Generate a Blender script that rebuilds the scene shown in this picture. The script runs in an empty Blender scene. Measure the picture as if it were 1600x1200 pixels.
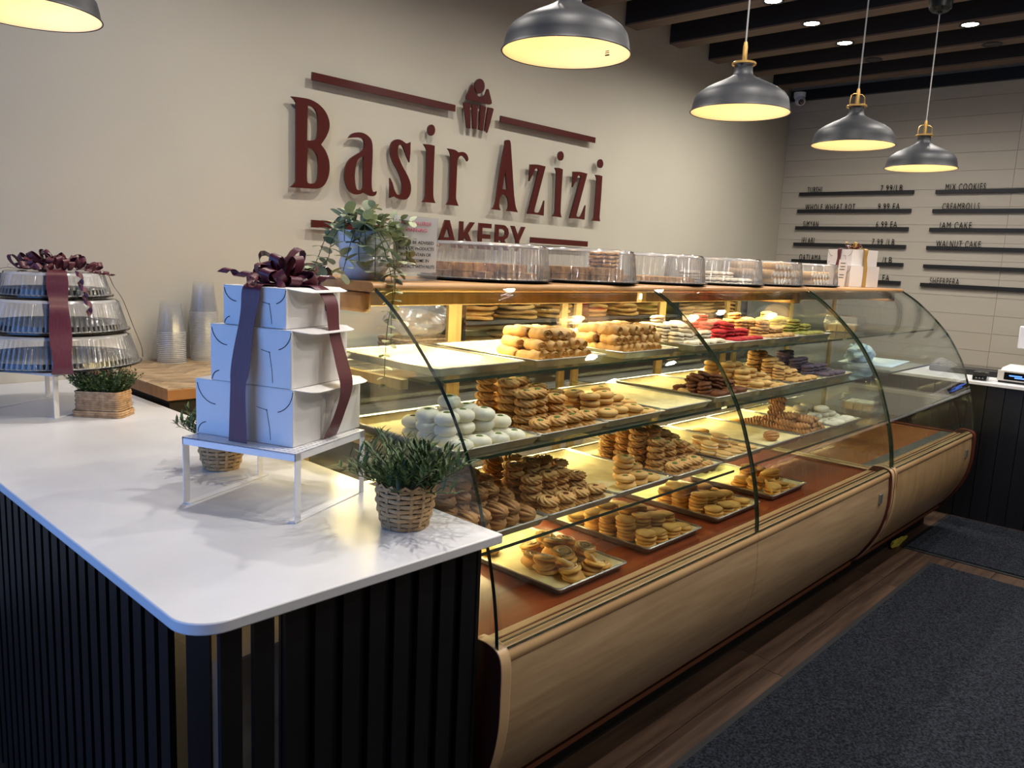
import bpy, math, random
from mathutils import Vector, Matrix
PI = math.pi
rnd = random.Random(11)
scene = bpy.context.scene
COL = scene.collection

# ------------------------------------------------------------------ camera, world, lights, exposure
def set_camera():
    yaw, pitch, roll = 0.75358844, -0.15782127, 0.04727088
    F = Vector((math.cos(yaw)*math.cos(pitch), math.sin(yaw)*math.cos(pitch), math.sin(pitch)))
    Rt = Vector((math.sin(yaw), -math.cos(yaw), 0)); U = Rt.cross(F)
    R2 = math.cos(roll)*Rt + math.sin(roll)*U; U2 = -math.sin(roll)*Rt + math.cos(roll)*U
    cam = bpy.data.cameras.new('camera'); cam.sensor_fit = 'HORIZONTAL'; cam.sensor_width = 36.0
    cam.lens = 1239.3/1600*36; cam.clip_start = .02; cam.clip_end = 60
    o = bpy.data.objects.new('camera', cam); COL.objects.link(o)
    m = Matrix((R2, U2, -F)).transposed().to_4x4(); m.translation = Vector((0, 0, 1.52))
    o.matrix_world = m; scene.camera = o
set_camera()

world = bpy.data.worlds.new('world'); scene.world = world; world.use_nodes = True
world.node_tree.nodes['Background'].inputs[0].default_value = (.55, .7, 1, 1)
world.node_tree.nodes['Background'].inputs[1].default_value = .25
vs = scene.view_settings
vs.view_transform = 'Standard'; vs.look = 'None'; vs.gamma = 1; vs.use_curve_mapping = False
vs.exposure = 0.29
scene.cycles.max_bounces = 10; scene.cycles.transparent_max_bounces = 96
scene.cycles.diffuse_bounces = 4; scene.cycles.glossy_bounces = 4
scene.cycles.sample_clamp_indirect = 6
scene.cycles.caustics_reflective = False; scene.cycles.caustics_refractive = False

def light(name, kind, loc, energy, color, rot=(0, 0, 0), **kw):
    l = bpy.data.lights.new(name, kind); l.energy = energy; l.color = color
    for k, v in kw.items(): setattr(l, k, v)
    o = bpy.data.objects.new(name, l); COL.objects.link(o); o.location = loc; o.rotation_euler = rot
    return o
# daylight coming in through the shop window behind the camera (wall_front)
light('window_daylight', 'AREA', (-1.25, 1.75, 1.45), 29, (.13, .37, 1.0), (0, -PI/2, 0), shape='RECTANGLE', size=2.1, size_y=2.3)

# ------------------------------------------------------------------ helpers
def S(r, g, b):
    f = lambda c: c/12.92 if c <= .04045 else ((c+.055)/1.055)**2.4
    return (f(r/255), f(g/255), f(b/255), 1)
def nn(nt, t, **kw):
    n = nt.nodes.new(t)
    for k, v in kw.items(): setattr(n, k, v)
    return n
def mat(name, c1, rough=.5, c2=None, scale=8, stretch=(1, 1, 1), metal=0, bump=0, bscale=None, detail=4, spec=.5, vary=0, coat=0, trans=0, lo=.35, hi=.65, emit=None, estr=0, coord='Object'):
    m = bpy.data.materials.new(name); m.use_nodes = True; nt = m.node_tree; b = nt.nodes['Principled BSDF']
    b.inputs['Base Color'].default_value = c1; b.inputs['Roughness'].default_value = rough; b.inputs['Metallic'].default_value = metal
    b.inputs['Specular IOR Level'].default_value = spec; b.inputs['Coat Weight'].default_value = coat
    if emit: b.inputs['Emission Color'].default_value = emit; b.inputs['Emission Strength'].default_value = estr
    L = nt.links.new; out = None
    if c2 or bump:
        tc = nn(nt, 'ShaderNodeTexCoord'); mp = nn(nt, 'ShaderNodeMapping'); mp.inputs['Scale'].default_value = stretch
        L(tc.outputs[coord], mp.inputs[0])
    if c2:
        no = nn(nt, 'ShaderNodeTexNoise'); no.inputs['Scale'].default_value = scale; no.inputs['Detail'].default_value = detail
        L(mp.outputs[0], no.inputs['Vector'])
        cr = nn(nt, 'ShaderNodeValToRGB'); cr.color_ramp.elements[0].position = lo; cr.color_ramp.elements[1].position = hi
        cr.color_ramp.elements[0].color = c1; cr.color_ramp.elements[1].color = c2
        L(no.outputs['Fac'], cr.inputs[0]); out = cr.outputs[0]
    if vary:
        oi = nn(nt, 'ShaderNodeObjectInfo'); hs = nn(nt, 'ShaderNodeHueSaturation'); mr = nn(nt, 'ShaderNodeMapRange')
        mr.inputs['To Min'].default_value = 1-vary; mr.inputs['To Max'].default_value = 1+vary
        L(oi.outputs['Random'], mr.inputs['Value']); L(mr.outputs[0], hs.inputs['Value'])
        if out: L(out, hs.inputs['Color'])
        else: hs.inputs['Color'].default_value = c1
        out = hs.outputs[0]
    if out: L(out, b.inputs['Base Color'])
    if bump:
        n2 = nn(nt, 'ShaderNodeTexNoise'); n2.inputs['Scale'].default_value = bscale or scale*3; n2.inputs['Detail'].default_value = 5
        L(mp.outputs[0], n2.inputs['Vector'])
        bu = nn(nt, 'ShaderNodeBump'); bu.inputs['Strength'].default_value = bump; bu.inputs['Distance'].default_value = .003
        L(n2.outputs['Fac'], bu.inputs['Height']); L(bu.outputs[0], b.inputs['Normal'])
    return m
def glass(name, tint=(1, 1, 1, 1), ior=1.45, rough=0, gain=1.0, haze=0):
    m = bpy.data.materials.new(name); m.use_nodes = True; nt = m.node_tree; nt.nodes.clear(); L = nt.links.new
    o = nn(nt, 'ShaderNodeOutputMaterial'); mx = nn(nt, 'ShaderNodeMixShader'); fr = nn(nt, 'ShaderNodeFresnel'); fr.inputs[0].default_value = ior
    t = nn(nt, 'ShaderNodeBsdfTransparent'); t.inputs[0].default_value = tint
    g = nn(nt, 'ShaderNodeBsdfGlossy'); g.inputs['Roughness'].default_value = rough
    mu = nn(nt, 'ShaderNodeMath', operation='MULTIPLY'); mu.inputs[1].default_value = gain
    ge = nn(nt, 'ShaderNodeNewGeometry'); ma = nn(nt, 'ShaderNodeMapRange'); ma.inputs['To Min'].default_value = ior; ma.inputs['To Max'].default_value = 1/ior
    L(ge.outputs['Backfacing'], ma.inputs['Value']); L(ma.outputs[0], fr.inputs[0])   # same reflectance from both sides of a pane
    L(fr.outputs[0], mu.inputs[0]); L(mu.outputs[0], mx.inputs[0]); L(g.outputs[0], mx.inputs[2])
    if haze:
        d = nn(nt, 'ShaderNodeBsdfDiffuse'); d.inputs[0].default_value = (.9, .92, .95, 1)
        m2 = nn(nt, 'ShaderNodeMixShader'); m2.inputs[0].default_value = haze
        L(t.outputs[0], m2.inputs[1]); L(d.outputs[0], m2.inputs[2]); L(m2.outputs[0], mx.inputs[1])
    else: L(t.outputs[0], mx.inputs[1])
    L(mx.outputs[0], o.inputs[0]); return m
def emis(name, c, s):
    m = bpy.data.materials.new(name); m.use_nodes = True; nt = m.node_tree; nt.nodes.clear()
    o = nn(nt, 'ShaderNodeOutputMaterial'); e = nn(nt, 'ShaderNodeEmission'); e.inputs[0].default_value = c; e.inputs[1].default_value = s
    nt.links.new(e.outputs[0], o.inputs[0]); return m

class MB:
    def __init__(s): s.v = []; s.f = []; s.m = []
    def add(s, v, f, mi=0):
        k = len(s.v); s.v += [tuple(p) for p in v]; s.f += [tuple(i+k for i in q) for q in f]; s.m += [mi]*len(f); return s
    def box(s, x0, x1, y0, y1, z0, z1, mi=0):
        return s.add([(x0, y0, z0), (x1, y0, z0), (x1, y1, z0), (x0, y1, z0), (x0, y0, z1), (x1, y0, z1), (x1, y1, z1), (x0, y1, z1)],
                     [(3, 2, 1, 0), (4, 5, 6, 7), (0, 1, 5, 4), (1, 2, 6, 5), (2, 3, 7, 6), (3, 0, 4, 7)], mi)
    def prism(s, poly, a, b, axis=0, mi=0, cap=None):
        n = len(poly)
        def P(p, t): return ((t, p[0], p[1]), (p[0], t, p[1]), (p[0], p[1], t))[axis]
        k = len(s.v); s.v += [P(p, a) for p in poly]+[P(p, b) for p in poly]
        fs = [(k+i, k+(i+1) % n, k+n+(i+1) % n, k+n+i) for i in range(n)]
        s.f += fs; s.m += [mi]*n
        s.f += [tuple(range(k+n-1, k-1, -1)), tuple(range(k+n, k+2*n))]; s.m += [mi if cap is None else cap]*2
        return s
    def lathe(s, prof, n=24, mi=0, loc=(0, 0, 0), fn=None, mis=None):
        k = len(s.v); R = len(prof)
        for r, z in prof:
            for j in range(n):
                a = 2*PI*j/n; q = (r*math.cos(a), r*math.sin(a), z)
                if fn: q = fn(q, a, r, z)
                s.v.append((q[0]+loc[0], q[1]+loc[1], q[2]+loc[2]))
        for i in range(R-1):
            for j in range(n):
                s.f.append((k+i*n+j, k+i*n+(j+1) % n, k+(i+1)*n+(j+1) % n, k+(i+1)*n+j)); s.m.append(mis[i] if mis else mi)
        return s
    def tube(s, path, r, n=8, mi=0, closed=False):
        path = [Vector(p) for p in path]; k = len(s.v); N = len(path)
        up = Vector((0, 0, 1)); prev = None
        for i, p in enumerate(path):
            t = (path[min(i+1, N-1)]-path[max(i-1, 0)]).normalized()
            if prev is None:
                a = t.cross(up)
                if a.length < 1e-3: a = t.cross(Vector((1, 0, 0)))
            else: a = prev-t*prev.dot(t)
            a.normalize(); b = t.cross(a); prev = a
            rr = r[i] if isinstance(r, (list, tuple)) else r
            for j in range(n):
                q = p+a*math.cos(2*PI*j/n)*rr+b*math.sin(2*PI*j/n)*rr; s.v.append(tuple(q))
        for i in range(N-1):
            for j in range(n): s.f.append((k+i*n+j, k+i*n+(j+1) % n, k+(i+1)*n+(j+1) % n, k+(i+1)*n+j)); s.m.append(mi)
        s.f += [tuple(k+j for j in range(n-1, -1, -1)), tuple(k+(N-1)*n+j for j in range(n))]; s.m += [mi]*2
        return s
    def strip(s, path, wid, th=.0007, mi=0):
        # flat ribbon: path points, wid = list of half-width vectors
        k = len(s.v); N = len(path)
        for i in range(N):
            p = Vector(path[i]); w = Vector(wid[i]); t = (Vector(path[min(i+1, N-1)])-Vector(path[max(i-1, 0)])).normalized()
            nrm = t.cross(w).normalized()*th
            for q in (p-w, p+w, p+w+nrm, p-w+nrm): s.v.append(tuple(q))
        for i in range(N-1):
            for j in range(4): s.f.append((k+i*4+j, k+i*4+(j+1) % 4, k+(i+1)*4+(j+1) % 4, k+(i+1)*4+j)); s.m.append(mi)
        s.f += [(k+3, k+2, k+1, k), (k+(N-1)*4, k+(N-1)*4+1, k+(N-1)*4+2, k+(N-1)*4+3)]; s.m += [mi]*2
        return s
    def mesh(s, name, mats, smooth=True, ang=35):
        me = bpy.data.meshes.new(name); me.from_pydata(s.v, [], s.f)
        for m in (mats if isinstance(mats, (list, tuple)) else [mats]): me.materials.append(m)
        me.polygons.foreach_set('material_index', s.m)
        import bmesh
        bm = bmesh.new(); bm.from_mesh(me); bmesh.ops.remove_doubles(bm, verts=bm.verts, dist=1e-6); bmesh.ops.recalc_face_normals(bm, faces=bm.faces); bm.to_mesh(me); bm.free()
        if smooth:
            me.polygons.foreach_set('use_smooth', [True]*len(me.polygons)); me.set_sharp_from_angle(angle=math.radians(ang))
        me.update(); return me
    def build(s, name, mats, parent=None, loc=(0, 0, 0), rot=(0, 0, 0), smooth=True, bevel=0, seg=2, ang=35):
        o = bpy.data.objects.new(name, s.mesh(name, mats, smooth, ang)); COL.objects.link(o); o.location = loc; o.rotation_euler = rot
        if parent: o.parent = parent
        if bevel:
            b = o.modifiers.new('bevel', 'BEVEL'); b.width = bevel; b.segments = seg; b.limit_method = 'ANGLE'; b.angle_limit = math.radians(40)
        return o
def inst(name, me, parent=None, loc=(0, 0, 0), rot=(0, 0, 0), scale=None):
    o = bpy.data.objects.new(name, me); COL.objects.link(o); o.location = loc; o.rotation_euler = rot
    if scale: o.scale = scale if hasattr(scale, '__len__') else (scale,)*3
    if parent: o.parent = parent
    return o
def tag(o, label, cat, group=None):
    o['label'] = label; o['category'] = cat
    if group: o['group'] = group
    return o
def thing(name, label, cat, loc=(0, 0, 0), rz=0, group=None):
    o = bpy.data.objects.new(name, None); o.empty_display_size = .05; COL.objects.link(o); o.location = loc; o.rotation_euler = (0, 0, rz)
    return tag(o, label, cat, group)
def struct(o): o['kind'] = 'structure'; return o
def dup(root, loc, rz, label=None, group=None):
    r = root.copy(); COL.objects.link(r); r.location = loc; r.rotation_euler = (0, 0, rz)
    if label: r['label'] = label
    if group: r['group'] = group
    for ch in list(root.children):
        c = ch.copy(); COL.objects.link(c); c.parent = r
        for g in list(ch.children):
            d = g.copy(); COL.objects.link(d); d.parent = c
    return r
def crv(pts, sub=5):
    # closed outline, third value 1 = sharp corner, else Catmull-Rom
    n = len(pts); out = []
    for i in range(n):
        p0, p1, p2, p3 = pts[i-1], pts[i], pts[(i+1) % n], pts[(i+2) % n]
        if p1[2]: p0 = p1
        if p2[2]: p3 = p2
        if p1[2] and p2[2]: out.append((p1[0], p1[1])); continue
        for k in range(sub):
            t = k/sub
            f = lambda a, b, c, d: .5*((2*b)+(-a+c)*t+(2*a-5*b+4*c-d)*t*t+(-a+3*b-3*c+d)*t**3)
            out.append((f(p0[0], p1[0], p2[0], p3[0]), f(p0[1], p1[1], p2[1], p3[1])))
    return out
def curve_mesh(name, loops, ext, material, bevel=0):
    cu = bpy.data.curves.new(name, 'CURVE'); cu.dimensions = '2D'; cu.fill_mode = 'BOTH'; cu.extrude = ext; cu.bevel_depth = bevel
    for lp in loops:
        sp = cu.splines.new('POLY'); sp.points.add(len(lp)-1); sp.use_cyclic_u = True
        for q, p in zip(sp.points, lp): q.co = (p[0], p[1], 0, 1)
    t = bpy.data.objects.new(name, cu); COL.objects.link(t)
    me = bpy.data.meshes.new_from_object(t.evaluated_get(bpy.context.evaluated_depsgraph_get()))
    bpy.data.objects.remove(t); me.materials.clear(); me.materials.append(material); me.name = name
    return me
def text_mesh(name, txt, width, height, material, ext=.0006, align='LEFT', space=1.0, bold=0):
    cu = bpy.data.curves.new(name, 'FONT'); cu.body = txt; cu.size = 1; cu.extrude = 0; cu.space_character = space; cu.offset = bold; cu.resolution_u = 3
    t = bpy.data.objects.new(name, cu); COL.objects.link(t)
    me = bpy.data.meshes.new_from_object(t.evaluated_get(bpy.context.evaluated_depsgraph_get()))
    bpy.data.objects.remove(t); me.materials.clear(); me.materials.append(material)
    xs = [v.co.x for v in me.vertices]; ys = [v.co.y for v in me.vertices]
    x0, x1, y0, y1 = min(xs), max(xs), 0, .72
    sx = width/(x1-x0); sy = height/(y1-y0)
    off = {'LEFT': 0, 'CENTER': -width/2, 'RIGHT': -width}[align]
    for v in me.vertices: v.co.x = (v.co.x-x0)*sx+off; v.co.y = v.co.y*sy; v.co.z = 0
    if ext:
        import bmesh
        bm = bmesh.new(); bm.from_mesh(me); r = bmesh.ops.extrude_face_region(bm, geom=list(bm.faces))
        bmesh.ops.translate(bm, verts=[e for e in r['geom'] if isinstance(e, bmesh.types.BMVert)], vec=(0, 0, ext)); bmesh.ops.recalc_face_normals(bm, faces=bm.faces); bm.to_mesh(me); bm.free()
    return me

# ------------------------------------------------------------------ materials
M = {}
M['wall'] = mat('wall_paint', S(196, 190, 174), .6, S(191, 185, 169), 1.5, bump=.05, bscale=90)
M['board'] = mat('board_paint', S(188, 180, 166), .45, S(182, 174, 160), 2, stretch=(1, .3, 3), bump=.08, bscale=30)
M['ceil'] = mat('ceiling_paint', S(20, 17, 15), .8)
M['beam'] = mat('beam_wood_shaded', S(36, 30, 26), .6, S(29, 24, 21), 6, stretch=(6, .5, 6))  # beam sides, shade put into the darker colour
M['beam_lit_bottom'] = mat('beam_wood_lit', S(122, 102, 88), .6, S(106, 88, 74), 6, stretch=(6, .5, 6))  # lighter copy of the beam wood, bounce light painted into the bottoms
M['black'] = mat('black_paint', S(14, 14, 16), .45)
M['slat'] = mat('slat_paint', S(13, 13, 16), .38, S(18, 18, 22), 5, stretch=(8, 8, .4))
M['plank'] = mat('floor_laminate', S(88, 68, 55), .38, S(52, 39, 32), 3.5, stretch=(.6, 9, 1), detail=7, vary=.22, lo=.3, hi=.7, bump=.06, bscale=20)
M['gap'] = mat('subfloor', S(22, 16, 13), .8)
M['mat'] = mat('mat_pile', S(16, 18, 23), .95, S(50, 54, 64), 130, detail=3, bump=.7, bscale=170, lo=.38, hi=.72, spec=.1)
M['rubber'] = mat('mat_rubber', S(18, 19, 22), .7)
M['quartz'] = mat('white_quartz', S(226, 226, 229), .30, S(210, 210, 214), 2.2, detail=6, lo=.45, hi=.8)
M['white'] = mat('white_enamel', S(238, 238, 242), .3)
M['card'] = mat('white_card', S(232, 230, 230), .55)
M['kraft'] = mat('kraft_card', S(150, 112, 74), .8, S(135, 98, 62), 12)
M['ink'] = mat('dark_ink', S(14, 14, 15), .9, spec=.1)
M['pink'] = mat('pink_ink', S(206, 60, 110), .6)
M['satin'] = mat('satin_ribbon', S(92, 38, 50), .40, S(98, 46, 60), 5, stretch=(40, 40, 1), spec=.5, coat=.08)
M['gold_satin'] = mat('gold_ribbon', S(186, 150, 80), .3, spec=.8)
M['sign'] = mat('burgundy_acrylic', S(78, 28, 25), .25, spec=.5)
M['maple'] = mat('maple_veneer', S(188, 160, 124), .4, S(160, 131, 98), 3, stretch=(1.2, 14, 14), detail=9, lo=.28, hi=.75)
M['maple_v'] = mat('maple_veneer_upright', S(186, 154, 113), .35, S(158, 125, 86), 4, stretch=(5, 2, .7), detail=8, lo=.3, hi=.75)
M['rail'] = mat('maple_rail', S(196, 162, 118), .3, S(166, 130, 90), 5, stretch=(.5, 4, 4), detail=7, lo=.3, hi=.75)
M['endcap'] = mat('worn_edge', S(196, 162, 122), .4, S(122, 68, 38), 9, stretch=(2, 2, .6), detail=7, lo=.56, hi=.66)
M['cherry'] = mat('cherry_wood', S(140, 66, 34), .22, S(112, 48, 24), 3, stretch=(.5, 4, 1), detail=6, coat=.3)
M['cherry_l'] = mat('cherry_light', S(176, 110, 66), .22, S(160, 94, 54), 3, stretch=(.5, 4, 1), detail=6, coat=.3)
M['endface'] = mat('cherry_dark', S(70, 28, 18), .4, S(54, 20, 12), 4)
M['kick'] = mat('kick_dark', S(20, 15, 13), .7)
M['stripwood'] = mat('brown_strip', S(104, 56, 28), .5)
M['topwood'] = mat('oak_top', S(196, 152, 100), .35, S(168, 122, 76), 4, stretch=(.4, 4, 4), detail=7)
M['glass'] = glass('clear_glass', (.965, .985, .975, 1), 1.5, 0, .9)
M['shelf'] = glass('shelf_glass', (.93, .97, .945, 1), 1.5, 0, .8)
M['edge'] = mat('glass_edge_green', S(22, 48, 40), .1, spec=.9)
M['shedge'] = mat('shelf_edge_green', S(34, 56, 46), .12, spec=.9)
M['plastic'] = glass('clear_plastic', (.97, .972, .975, 1), 1.5, .06, 1.5, haze=.06)
M['dome'] = glass('dome_plastic', (.98, .98, .985, 1), 1.55, .10, 2.2, haze=.13)
M['cup'] = glass('cup_plastic', (.975, .978, .985, 1), 1.45, .15, .5, haze=.035)
M['cuprim'] = glass('cup_rim', (.95, .95, .96, 1), 1.5, .1, 1.5, haze=.4)
M['acryl'] = glass('acrylic', (.96, .97, .98, 1), 1.49, .02, 1.1, haze=.06)
M['bag'] = glass('bag_plastic', (.95, .95, .95, 1), 1.5, .15, 2.0, haze=.22)
M['domesparkle'] = glass('dome_edge_sparkle', (.95, .95, .96, 1), 1.55, .08, 3.0, haze=.42)  # whiter haze paints a sparkle along the lid edges
M['blackp'] = mat('black_plastic', S(15, 15, 17), .18, spec=.7)
M['alu'] = mat('aluminium_pan', S(176, 176, 174), .34, metal=.85, c2=S(150, 150, 150), scale=20)
M['parch'] = mat('parchment', S(232, 222, 178), .8, S(214, 202, 156), 22, detail=5, bump=.25, bscale=40)
M['shade'] = mat('shade_enamel', S(42, 44, 50), .5)
M['shade_in'] = mat('shade_inside', S(246, 236, 214), .5)
M['brass'] = mat('brass', S(214, 172, 100), .35, metal=.75)
M['cord'] = mat('braided_cord', S(170, 168, 165), .8)
M['bulb'] = emis('warm_bulb', (1, .66, .30, 1), 8)
M['spot'] = emis('spot_led', (1, .96, .9, 1), 22)
M['tube'] = emis('case_tube', (1, .78, .40, 1), 14)
M['ledtube'] = emis('shelf_led', (1, .78, .40, 1), 4)
M['chrome'] = mat('steel', S(190, 190, 192), .25, metal=1)
M['leaf'] = mat('bamboo_leaf', S(40, 64, 28), .45, S(74, 100, 46), 30, vary=.3)
M['herb'] = mat('herb_leaf', S(52, 78, 34), .5, S(84, 112, 52), 40, vary=.3)
M['euca'] = mat('eucalyptus_leaf', S(152, 166, 128), .6, S(184, 190, 158), 18, vary=.25)
M['stem'] = mat('stem', S(70, 84, 52), .6)
M['wicker'] = mat('wicker', S(196, 164, 118), .6, S(162, 128, 86), 40, vary=.16, bump=.2, bscale=90)
M['wicker_d'] = mat('wicker_square', S(186, 152, 112), .65, S(150, 116, 80), 60, vary=.16, bump=.2, bscale=90)
M['soil'] = mat('soil', S(28, 24, 18), .9)
M['ceramic'] = mat('white_ceramic', S(226, 226, 228), .2)
M['lcd'] = mat('lcd_black', S(6, 8, 14), .1)
M['lcdt'] = emis('lcd_blue', (.1, .25, 1, 1), 2.2)
M['silver'] = mat('silver_plastic', S(190, 186, 178), .35)
M['bluep'] = mat('blue_cloth', S(150, 180, 214), .6, S(196, 212, 230), 14, bump=.5, bscale=30)
M['yell'] = mat('yellow_cloth', S(176, 166, 60), .8, S(150, 138, 48), 20)
M['oakh'] = mat('oak_block', S(186, 162, 130), .55, S(150, 124, 94), 4, stretch=(3, 3, 3), vary=.2, detail=6)
M['oakedge'] = mat('oak_edge', S(170, 118, 66), .5, S(150, 100, 54), 6, stretch=(1, 6, 1))
M['frame'] = mat('door_frame_wood', S(168, 142, 92), .45, S(142, 118, 74), 6, stretch=(6, 6, .5))
M['darkwood'] = mat('dark_cabinet', S(34, 31, 30), .5)
M['grey'] = mat('grey_steel', S(128, 128, 126), .4, metal=.6)
def bake(name, a, b, sc=28, bump=.35, rough=.65, vary=.14): return mat(name, S(*a), rough, S(*b), sc, bump=bump, bscale=sc*2.5, vary=vary, spec=.3)
M['ck_roll'] = bake('pastry_roll', (222, 184, 126), (190, 142, 84), 22)
M['ck_white'] = bake('sugar_white', (236, 232, 216), (222, 216, 196), 30, .15)
M['ck_swirl'] = bake('butter_swirl', (222, 178, 116), (198, 148, 88), 26, .15)
M['ck_ring'] = bake('pale_ring', (224, 182, 118), (206, 162, 98), 26, .12)
M['ck_dark'] = bake('shell_brown', (190, 142, 92), (156, 108, 64), 26, .2)
M['ck_disc'] = bake('golden_disc', (230, 184, 104), (212, 156, 78), 24, .12)
M['ck_red'] = bake('red_crumb', (196, 40, 52), (168, 26, 40), 60, .5)
M['ck_tan'] = bake('tan_crumb', (214, 176, 116), (164, 114, 66), 60, .6)
M['ck_green'] = bake('green_crumb', (120, 128, 52), (170, 160, 84), 60, .6)
M['ck_purple'] = bake('purple_crumb', (98, 84, 108), (66, 56, 78), 60, .6)
M['ck_dust'] = bake('dusted_white', (240, 234, 220), (212, 196, 166), 50, .4)
M['ck_choc'] = bake('chocolate', (112, 66, 38), (86, 46, 26), 30, .3)
M['ck_fill'] = mat('jam_filling', S(92, 52, 34), .5)
M['ck_cream'] = mat('cream', S(242, 236, 220), .5)
M['ck_base'] = bake('biscuit', (204, 152, 88), (182, 128, 66), 40, .2)
M['pist'] = mat('pistachio', S(96, 120, 44), .8, S(70, 92, 30), 90)
M['jam'] = mat('jam_centre', S(90, 34, 22), .2)
M['icing'] = mat('icing', S(246, 236, 206), .4)
M['bread'] = bake('flatbread', (226, 184, 108), (198, 146, 74), 12, .3)
M['bakl'] = bake('baklava', (216, 170, 112), (166, 116, 68), 40, .6)
# ------------------------------------------------------------------ room shell
X0, X1, Y0, Y1, ZC = -1.3, 7.75, -3.0, 3.69, 3.62
floor = struct(MB().box(X0, X1+.1, Y0, Y1+.06, -.06, -.008).build('floor', M['gap'], smooth=False))
PW, PL = .19, 1.28
plank_me = MB().box(0, PL-.003, 0, PW-.003, -.008, 0).mesh('floor_plank', M['plank'], False)
for j in range(29):
    y = -1.82+j*PW
    x = -1.0-rnd.random()*PL
    while x < X1-.02:
        a = max(x, -1.0); b = min(x+PL, X1)
        if b-a > .05: inst('floor_plank', plank_me, floor, (a, y, 0), (0, 0, 0), ((b-a)/PL, 1, 1))
        x += PL
wall_left = struct(MB().box(X0, X1+.1, Y1, Y1+.06, 0, ZC).build('wall_left', M['wall'], smooth=False))
wall_back = struct(MB().box(X1+.012, X1+.08, Y0, Y1, 0, ZC).build('wall_back', M['board'], smooth=False))
BH = .1525; YS = 1.68
def board_me(n): return MB().box(0, .014, 0, n, 0, BH-.0022).mesh('wall_board', M['board'], False)
bA, bB = board_me(Y1-YS-.002), board_me(YS-.002-Y0)
for i in range(22):
    for me, y in ((bA, YS), (bB, Y0)):
        b = inst('wall_board', me, wall_back, (X1-.001, y, i*BH))
struct(MB().box(X1-.05, X1-.002, Y0, Y1-.02, 3.155, 3.25).build('trim_1', M['black'], smooth=False))
wall_right = struct(MB().box(X0, X1+.1, Y0-.06, Y0, 0, ZC).build('wall_right', M['wall'], smooth=False))
w = MB(); WY0, WY1, WZ0, WZ1 = .5, 3.0, .35, 2.55
w.box(X0-.1, X0, Y0, WY0, 0, ZC); w.box(X0-.1, X0, WY1, Y1, 0, ZC); w.box(X0-.1, X0, WY0, WY1, 0, WZ0); w.box(X0-.1, X0, WY0, WY1, WZ1, ZC)
struct(w.build('wall_front', M['wall'], smooth=False))
win = struct(MB().box(X0-.06, X0-.052, WY0, WY1, WZ0, WZ1).build('window_1', M['glass'], smooth=False))
for y in (WY0, (WY0+WY1)/2-.03, WY1-.06): MB().box(X0-.08, X0-.02, y, y+.06, WZ0, WZ1).build('window_mullion', M['black'], win, smooth=False)
for z in (WZ0, WZ1-.06): MB().box(X0-.08, X0-.02, WY0, WY1, z, z+.06).build('window_rail', M['black'], win, smooth=False)
ceiling = struct(MB().box(X0, X1+.1, Y0, Y1, ZC, ZC+.06).build('ceiling', M['ceil'], smooth=False))
beam_me = MB().box(0, .15, Y0, Y1-.003, 3.240, ZC).box(0, .15, Y0, Y1-.003, 3.228, 3.240, 1).mesh('beam', [M['beam'], M['beam_lit_bottom']], False)  # thin bottom layer takes the painted-lit wood, sides the shaded one
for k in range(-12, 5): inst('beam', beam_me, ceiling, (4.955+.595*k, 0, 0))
# baseboard shadow-line trim at the logo wall
struct(MB().box(X0, X1, Y1-.012, Y1, 0, .1).build('baseboard_left', M['wall'], smooth=False))

# ------------------------------------------------------------------ white counter with black slats
top_poly = [(.516, 3.688), (1.225, 3.688), (1.225, 1.155)]
for k in range(9):
    a = -PI/2-k/8*PI/2; top_poly.append((.586+.07*math.cos(a), 1.225+.07*math.sin(a)))
cnt = thing('counter', 'long white stone counter with rounded corner over black vertical slats', 'counter', (0, 0, 0))
MB().prism(top_poly, .893, .915, 2).build('worktop', M['quartz'], cnt, bevel=.003)
slat_me = MB().box(-.006, .006, -.0195, .0195, 0, .893).mesh('slat', M['slat'], False)
def slat(x, y, rz): inst('slat', slat_me, cnt, (x, y, 0), (0, 0, rz))
y = 1.335
while y < 3.66: slat(.556, y, 0); y += .058
slat(.569, 1.236, .80)
x = .603
while x < 1.19: slat(x, 1.194, PI/2); x += .0615
MB().box(.564, .572, 1.372, 3.68, 0, .89).build('backing_board', M['slat'], cnt, smooth=False)
MB().box(.5725, .574, 1.372, 3.68, 0, .89).build('inner_lining', M['card'], cnt, smooth=False)
MB().box(.705, 1.2, 1.202, 1.21, 0, .89).build('backing_board', M['slat'], cnt, smooth=False)
MB().box(1.195, 1.205, 1.2, 1.24, 0, .89).build('corner_post', M['black'], cnt, smooth=False)
MB().box(.59, 1.19, 1.24, 1.95, .08, .1).build('inner_shelf', M['kraft'], cnt, smooth=False)
for nm, lab, m, loc, rz, d in (('carton', 'brown cardboard carton lying inside the slatted counter on its low shelf', 'kraft', (.86, 1.56, .1), .3, (.42, .36, .3)),
                               ('carton', 'white carton stacked on the brown one inside the slatted counter', 'card', (.84, 1.56, .4045), .12, (.36, .32, .30))):
    t = thing(nm, lab, 'box', loc, rz)
    MB().box(-d[0]/2, d[0]/2, -d[1]/2, d[1]/2, 0, d[2]).build('body', M[m], t, bevel=.004)
    for s in (-1, 1): MB().box(-d[0]/2, d[0]/2, min(0, s*d[1]/2), max(0, s*d[1]/2)-.002, d[2]-.0005, d[2]+.002).build('flap', M[m], t, smooth=False)

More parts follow.
